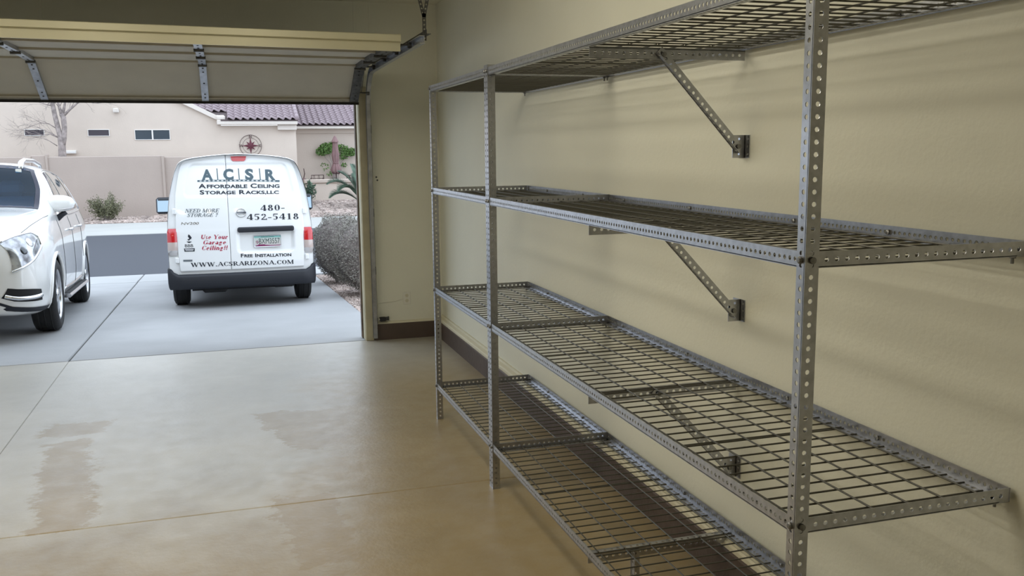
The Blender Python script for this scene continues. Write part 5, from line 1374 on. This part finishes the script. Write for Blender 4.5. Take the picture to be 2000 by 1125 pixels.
# ------------------------------------------------------------------ patio: low wall, chairs, closed parasol, vine
YP = 36.2
pw = tag(empty('patio_wall', (4.5, YP, -0.17)), 'low stuccoed patio wall with a cap behind the palm', 'low wall')
xa = atY(597, 370, YP)[0]; zcap = atY(650, 350, YP)[2]; zc2 = atY(650, 357, YP)[2]
ob(MB().bbox(xa, 12, YP, YP + 0.25, -0.5, zc2, 0.01), 'wall_body', M['stucco'], pw)
ob(MB().bbox(xa - 0.05, 12, YP - 0.07, YP + 0.32, zc2, zcap, 0.02), 'cap', M['stucco3'], pw)
patio = struct(MB().box(xa, 12, YP + 0.25, YR, -0.3, 0.05).build('patio_floor', M['walk']))
q = atY(657, 350, 37.6); um = tag(empty('parasol', (q[0], 37.6, 0.05)), 'closed dusty pink parasol standing behind the patio wall', 'parasol')
zu = lambda py: atY(656, py, 37.6)[2] - 0.05
MB().lathe([(0.28, 0), (0.28, 0.05), (0.06, 0.10), (0.035, 0.25), (0.035, 0.35)], n=20).build('base', M['iron'], um)
MB().tube([(0, 0, 0.08), (0, 0, zu(266))], 0.022, 8).build('pole', M['iron'], um)
mb = MB(); n = 32; vs = []; fs = []
zz = [(zu(276), 0.08), (zu(290), 0.10), (zu(305), 0.125), (zu(314), 0.11), (zu(318), 0.085), (zu(324), 0.135), (zu(334), 0.185), (zu(338), 0.16), (zu(337), 0.03)]
for (z, r_) in zz:
    for k in range(n):
        a = 2 * math.pi * k / n; f = 1 + 0.22 * math.cos(8 * a) ; vs.append((r_ * f * math.cos(a), r_ * f * math.sin(a), z + (0.05 * math.cos(8 * a) if r_ > 0.15 else 0)))
for i in range(len(zz) - 1):
    for k in range(n): k2 = (k + 1) % n; fs.append((i * n + k, i * n + k2, (i + 1) * n + k2, (i + 1) * n + k))
mb.add(vs, fs); fix_normals(mb.build('canopy', M['canvas'], um, True))
mb = MB(); n = 8; mb.lathe([(0.14, zu(278)), (0.14, zu(276)), (0.06, zu(268)), (0.02, zu(265))], n=8); mb.build('vent_cap', M['canvas'], um)
mb = MB().tube([(0.105 * math.cos(a), 0.105 * math.sin(a), zu(318)) for a in lin(0, 2 * math.pi, 20)], 0.02, 6, cap=False); mb.build('tie_band', M['canvas'], um, True)
def patio_chair(px, w_px, label):
    y = 36.9; q = atY(px, 346, y); w = w_px / FPX * y / 2; ch = tag(empty('patio_chair', (q[0], y, 0.05)), label, 'chair', 'iron patio chairs behind the low wall')
    zt_ = atY(px, 342, y)[2] - 0.05
    bk = MB().tube([(-w, 0, 0.42), (-w, 0.0, zt_), (w, 0.0, zt_), (w, 0, 0.42)], 0.018, 6)
    bk.build('back_frame', M['iron'], ch)
    sl_ = MB()
    for k in range(5): xx = -w + 2 * w * (k + 0.5) / 5; sl_.tube([(xx, 0, 0.42), (xx + 0.03 * (-1) ** k, 0, zt_)], 0.008, 5)
    sl_.tube([(-w, 0, zt_ * 0.82), (w, 0, zt_ * 0.82)], 0.01, 5); sl_.build('back_lattice', M['iron'], ch)
    MB().bbox(-w, w, 0.0, 0.45, 0.40, 0.44, 0.012).build('seat', M['iron'], ch)
    for sx in (-1, 1):
        for yy in (0.02, 0.43): MB().tube([(sx * w, yy, 0), (sx * w * 0.96, yy, 0.42)], 0.014, 6).build('leg', M['iron'], ch)
        MB().tube([(sx * w, 0, 0.62), (sx * w, 0.4, 0.62), (sx * w, 0.43, 0.42)], 0.012, 6).build('arm', M['iron'], ch)
patio_chair(620.5, 23, 'iron patio chair showing over the low wall left of the parasol')
patio_chair(688, 16, 'iron patio chair showing over the low wall behind the palm')
q = atY(592.5, 340, 36.9); orn = tag(empty('garden_ornament', (q[0], 36.9, 0.05)), 'thin rusty garden ornament standing beside the house corner', 'ornament')
zo = atY(594, 329, 36.9)[2] - 0.05
MB().tube([(0, 0, 0), (0, 0, zo * 0.6), (0.05, 0, zo * 0.8), (0.02, 0, zo)], [0.02, 0.02, 0.02, 0.015], 6).build('stem', M['iron'], orn)
MB().lathe([(0.10, 0), (0.12, zo * 0.45), (0.09, zo * 0.62)], n=14).build('pot', M['canvas'], orn)

# ------------------------------------------------------------------ plants
def leaves(mb, pts, size, rnd=1.0, nrm=None):
    """one folded leaf (two triangles) per point"""
    for p in pts:
        a = rng.normal(size=3)
        if nrm is not None: a = a * rnd + nrm(p) * 1.0
        a /= np.linalg.norm(a); b_ = np.cross(a, rng.normal(size=3)); b_ /= np.linalg.norm(b_); c = np.cross(a, b_); s = size * rng.uniform(0.6, 1.3)
        mb.add([p - b_ * s, p + c * s * 0.45 + a * s * 0.12, p + b_ * s, p - c * s * 0.45 + a * s * 0.12], [(0, 1, 2), (0, 2, 3)])
def ellip(n, c, r, shell=0.25, pw_=2.4):
    out = []
    while len(out) < n:
        v = rng.normal(size=3); v /= (np.abs(v) ** pw_).sum() ** (1 / pw_); k = 1 - shell * abs(rng.normal()) * 0.6
        lump = 1 + 0.05 * math.sin(v[0] * 7 + v[2] * 5) + 0.05 * math.sin(v[1] * 9 - v[2] * 6)
        if k > 0: out.append(np.array(c) + v * np.array(r) * k * lump)
    return out
def hedge(x, y, r, label, n):
    z = gz(y) - 0.02; o = tag(empty('hedge_bush', (x, y, z)), label, 'bush', 'clipped bushes beside the driveway')
    mb = MB(); rows, k = 10, 18; vs = []; fs = []
    for i in range(rows + 1):
        t = math.pi * i / rows
        for j in range(k):
            a = 2 * math.pi * j / k; v = np.array([math.sin(t) * math.cos(a), math.sin(t) * math.sin(a), math.cos(t)]); v /= (np.abs(v) ** 2.4).sum() ** (1 / 2.4)
            vs.append(v * np.array(r) * (0.84 + 0.05 * rng.random()) + np.array([0, 0, r[2] + 0.06]))
    for i in range(rows):
        for j in range(k): j2 = (j + 1) % k; fs.append((i * k + j, i * k + j2, (i + 1) * k + j2, (i + 1) * k + j))
    mb.add(vs, fs); mb.build('twig_core', M['hedge_core'], o)
    mb = MB(); c = np.array([0, 0, r[2] + 0.06]); leaves(mb, ellip(n, c, r, 0.22), 0.014, 0.9, lambda p: (p - c) / np.linalg.norm(p - c)); mb.build('foliage', M['leaf_hedge'], o)
    st_ = MB()
    for k in range(5):
        a = k * 1.3; st_.tube([(0.06 * math.cos(a), 0.06 * math.sin(a), 0), (0.2 * r[0] / .4 * math.cos(a), 0.2 * math.sin(a), 0.3)], [0.018, 0.01], 6)
    st_.build('stem', M['bark'], o)
q = atY(664, 480, 14.5); hedge(q[0], 14.5, (0.42, 0.62, 0.52), 'rounded grey-green clipped bush behind the other, next to the van', 15000)
q = atY(716, 500, 12.5); hedge(q[0], 12.5, (0.46, 0.62, 0.50), 'rounded purplish-grey clipped bush nearest the garage jamb', 15000)
def shrub(px, base_py, y, w, h, m, label, n, size, name='desert_shrub'):
    q = atY(px, base_py, y); z = pz(far_prof, y); o = tag(empty(name, (q[0], y, z)), label, 'shrub')
    mb = MB(); pts = []
    st_ = MB()
    for k in range(26):
        a = rng.uniform(0, 2 * math.pi); u = rng.uniform(0.25, 1); tip = np.array([w / 2 * u * math.cos(a), w / 2 * u * math.sin(a), h * rng.uniform(0.55, 1.0) * (1.08 - 0.35 * u)])
        st_.tube([(0, 0, 0), tip * np.array([0.45, 0.45, 0.5]), tip], [0.014, 0.009, 0.004], 5)
        for i in range(n // 26): t = rng.uniform(0.35, 1.02); pts.append(tip * t + rng.normal(size=3) * 0.05 * w)
    for p in pts: p[2] = max(p[2], 0.04)
    leaves(mb, pts, size); mb.build('foliage', m, o); st_.build('stem', M['bark'], o)
shrub(210, 428, 31.3, 1.12, 0.86, M['leaf_shrub'], 'low olive green desert shrub in the gravel before the garden wall', 5200, 0.030)
shrub(602, 400, 34.8, 0.70, 1.05, M['leaf_dark'], 'dark leafy shrub at the end of the patio wall beside the van', 1600, 0.05, 'leafy_shrub')
# vine trained on the recessed wall
yv = YR - 0.12; q = atY(655, 345, yv); vn = tag(empty('climbing_vine', (q[0], yv, 0.05)), 'green climbing vine spread on the recessed house wall behind the parasol', 'vine')
mb = MB(); stv = MB(); pts = []
for (px, py, rx, ry, n) in ((638, 290, 14, 11, 420), (628, 296, 12, 8, 160), (650, 283, 9, 7, 130), (668, 291, 12, 9, 180), (684, 297, 13, 8, 260), (671, 306, 9, 6, 80), (672, 322, 6, 4, 30), (634, 326, 8, 8, 26), (645, 338, 8, 6, 18)):
    for i in range(n):
        a = rng.uniform(0, 2 * math.pi); r_ = math.sqrt(rng.random()); p = atY(px + rx * r_ * math.cos(a), py + ry * r_ * math.sin(a), yv - rng.random() * 0.18)
        pts.append(p - np.array(vn.location))
leaves(mb, pts, 0.06, 1.2, lambda p: np.array([0, -1, 0.3])); mb.build('foliage', M['leaf_vine'], vn)
for tgt in ((638, 290), (626, 297), (668, 291), (685, 297), (648, 284)):
    a, b_, c = (atY(*k, yv) - np.array(vn.location) for k in ((655, 345), (655 + (tgt[0] - 655) * 0.35, 318), tgt)); a[2] = 0; stv.tube([a, b_, c], [0.02, 0.015, 0.008], 5)
stv.build('stem', M['bark'], vn)
# palm
yp_ = 33.2; q = atY(712, 412, yp_); pb = np.array([q[0], yp_, pz(far_prof, yp_)])
pm = tag(empty('palm', tuple(pb)), 'young date palm with arching fronds in front of the patio wall', 'palm')
zc_ = atY(712, 402, yp_)[2] - pb[2]
MB().lathe([(0.20, 0), (0.24, zc_ * 0.5), (0.20, zc_ + 0.1), (0.08, zc_ + 0.25)], n=14).build('trunk', M['bark'], pm)
tips = [((637, 360), (672, 352), -0.3), ((641, 386), (672, 372), -0.5), ((663, 336), (688, 352), 0.3), ((690, 322), (704, 350), 0.4), ((730, 318), (722, 350), 0.3), ((770, 340), (745, 350), 0.0), ((785, 375), (750, 362), -0.4), ((655, 372), (682, 360), -0.9), ((760, 392), (742, 372), -0.8), ((700, 340), (706, 362), 0.9)]
for (tp, md, dy) in tips:
    a = np.array([0, 0, zc_]); m_ = atY(*md, yp_) - pb; t_ = atY(*tp, yp_) - pb; m_[1] += dy * 0.4; t_[1] += dy
    mb = MB(); P = []; n = 16
    for i in range(n + 1): u = i / n; P.append(a * (1 - u) ** 2 + 2 * (m_ * 2 - (a + t_) / 2) * u * (1 - u) * 0.5 + 0.5 * 2 * m_ * u * (1 - u) + t_ * u * u)
    mb.tube(P, [0.022 * (1 - 0.8 * i / n) for i in range(n + 1)], 5)
    N_ = 56
    for i in range(8, N_):
        u = i / N_; k = min(n - 1, int(u * n)); f = u * n - k; p = P[k] * (1 - f) + P[k + 1] * f; tg = P[k + 1] - P[k]; tg /= np.linalg.norm(tg)
        sd = np.cross(tg, (0, 0, 1)); sd /= np.linalg.norm(sd) + 1e-9; L = 0.44 * math.sin(math.pi * min(0.97, 0.18 + 0.8 * u)) + 0.05
        for s in (-1, 1):
            tip = p + (sd * s * 0.62 + tg * 0.65 + np.array([0, 0, 0.22])) * L; w = np.array([0, 0, 0.020]) + tg * 0.014
            mb.add([p - w, p + w, tip], [(0, 1, 2)]); mb.add([p + sd * 0.01, p - sd * 0.01 + tg * 0.03, tip], [(0, 1, 2)])
    mb.build('frond', M['leaf_palm'], pm)
# bare tree between the garden wall and the house
yt = 34.1; q = atY(122, 420, yt); tb = np.array([q[0], yt, pz(far_prof, yt) - 0.03])
tr = tag(empty('bare_tree', tuple(tb)), 'leafless grey tree with forked trunk behind the garden wall', 'tree')
def tp(px, py, dy=0): return atY(px, py, yt + dy) - tb
trk = MB()
trk.tube([(0, 0, 0), tp(122, 305), tp(121, 285), tp(118, 268), tp(112, 245), tp(107, 225), tp(103, 205), tp(100, 190), tp(96, 165)], [0.17, 0.13, 0.115, 0.09, 0.08, 0.075, 0.07, 0.06, 0.045], 10)
tk = trk.build('trunk', M['bark'], tr, True)
t2 = MB(); t2.tube([tp(121, 290), tp(125, 270), tp(126, 250), tp(124, 230), tp(120, 222)], [0.10, 0.085, 0.08, 0.085, 0.08], 10); t2.build('trunk', M['bark'], tr, True)
def limb(p, rad, name='branch'):
    mb = MB(); P = [tp(*k) for k in p]; mb.tube(P, [rad * (1 - 0.75 * i / (len(P) - 1)) for i in range(len(P))], 7)
    # twigs
    def twig(o, d, L, r_, dep):
        e = o + d * L; mid = (o + e) / 2 + rng.normal(size=3) * L * 0.07; mb.tube([o, mid, e], [r_, r_ * 0.8, r_ * 0.45], 4)
        if dep > 0:
            for _ in range(3):
                nd = d + rng.normal(size=3) * 0.45; nd /= np.linalg.norm(nd); twig(mid * rng.uniform(0, 1) + e * 0 + (e - mid) * 0 + mid * 0 if False else mid + (e - mid) * rng.uniform(0, 1), nd, L * 0.6, r_ * 0.6, dep - 1)
    for i in range(1, len(P)):
        d = P[i] - P[i - 1]; d /= np.linalg.norm(d)
        for _ in range(2): nd = d + rng.normal(size=3) * 0.5; nd /= np.linalg.norm(nd); twig(P[i], nd, 0.55, rad * 0.22, 2)
    mb.build(name, M['bark'], tr, True)
limb([(120, 222), (116, 210), (112, 195), (108, 175)], 0.06); limb([(122, 224), (126, 208), (128, 192), (131, 170)], 0.055)
limb([(124, 226), (136, 214), (148, 204), (158, 194), (170, 180)], 0.05); limb([(118, 272), (104, 262), (90, 256), (76, 250), (60, 246)], 0.022)
limb([(112, 268), (98, 262), (84, 264), (66, 262), (48, 256)], 0.02); limb([(103, 207), (90, 204), (70, 198), (52, 192)], 0.02); limb([(112, 252), (96, 242), (80, 240), (62, 246)], 0.02)
limb([(100, 190), (96, 170), (90, 150)], 0.04); limb([(160, 196), (185, 202), (210, 200)], 0.014); limb([(112, 285), (96, 275), (78, 268), (56, 270)], 0.016)
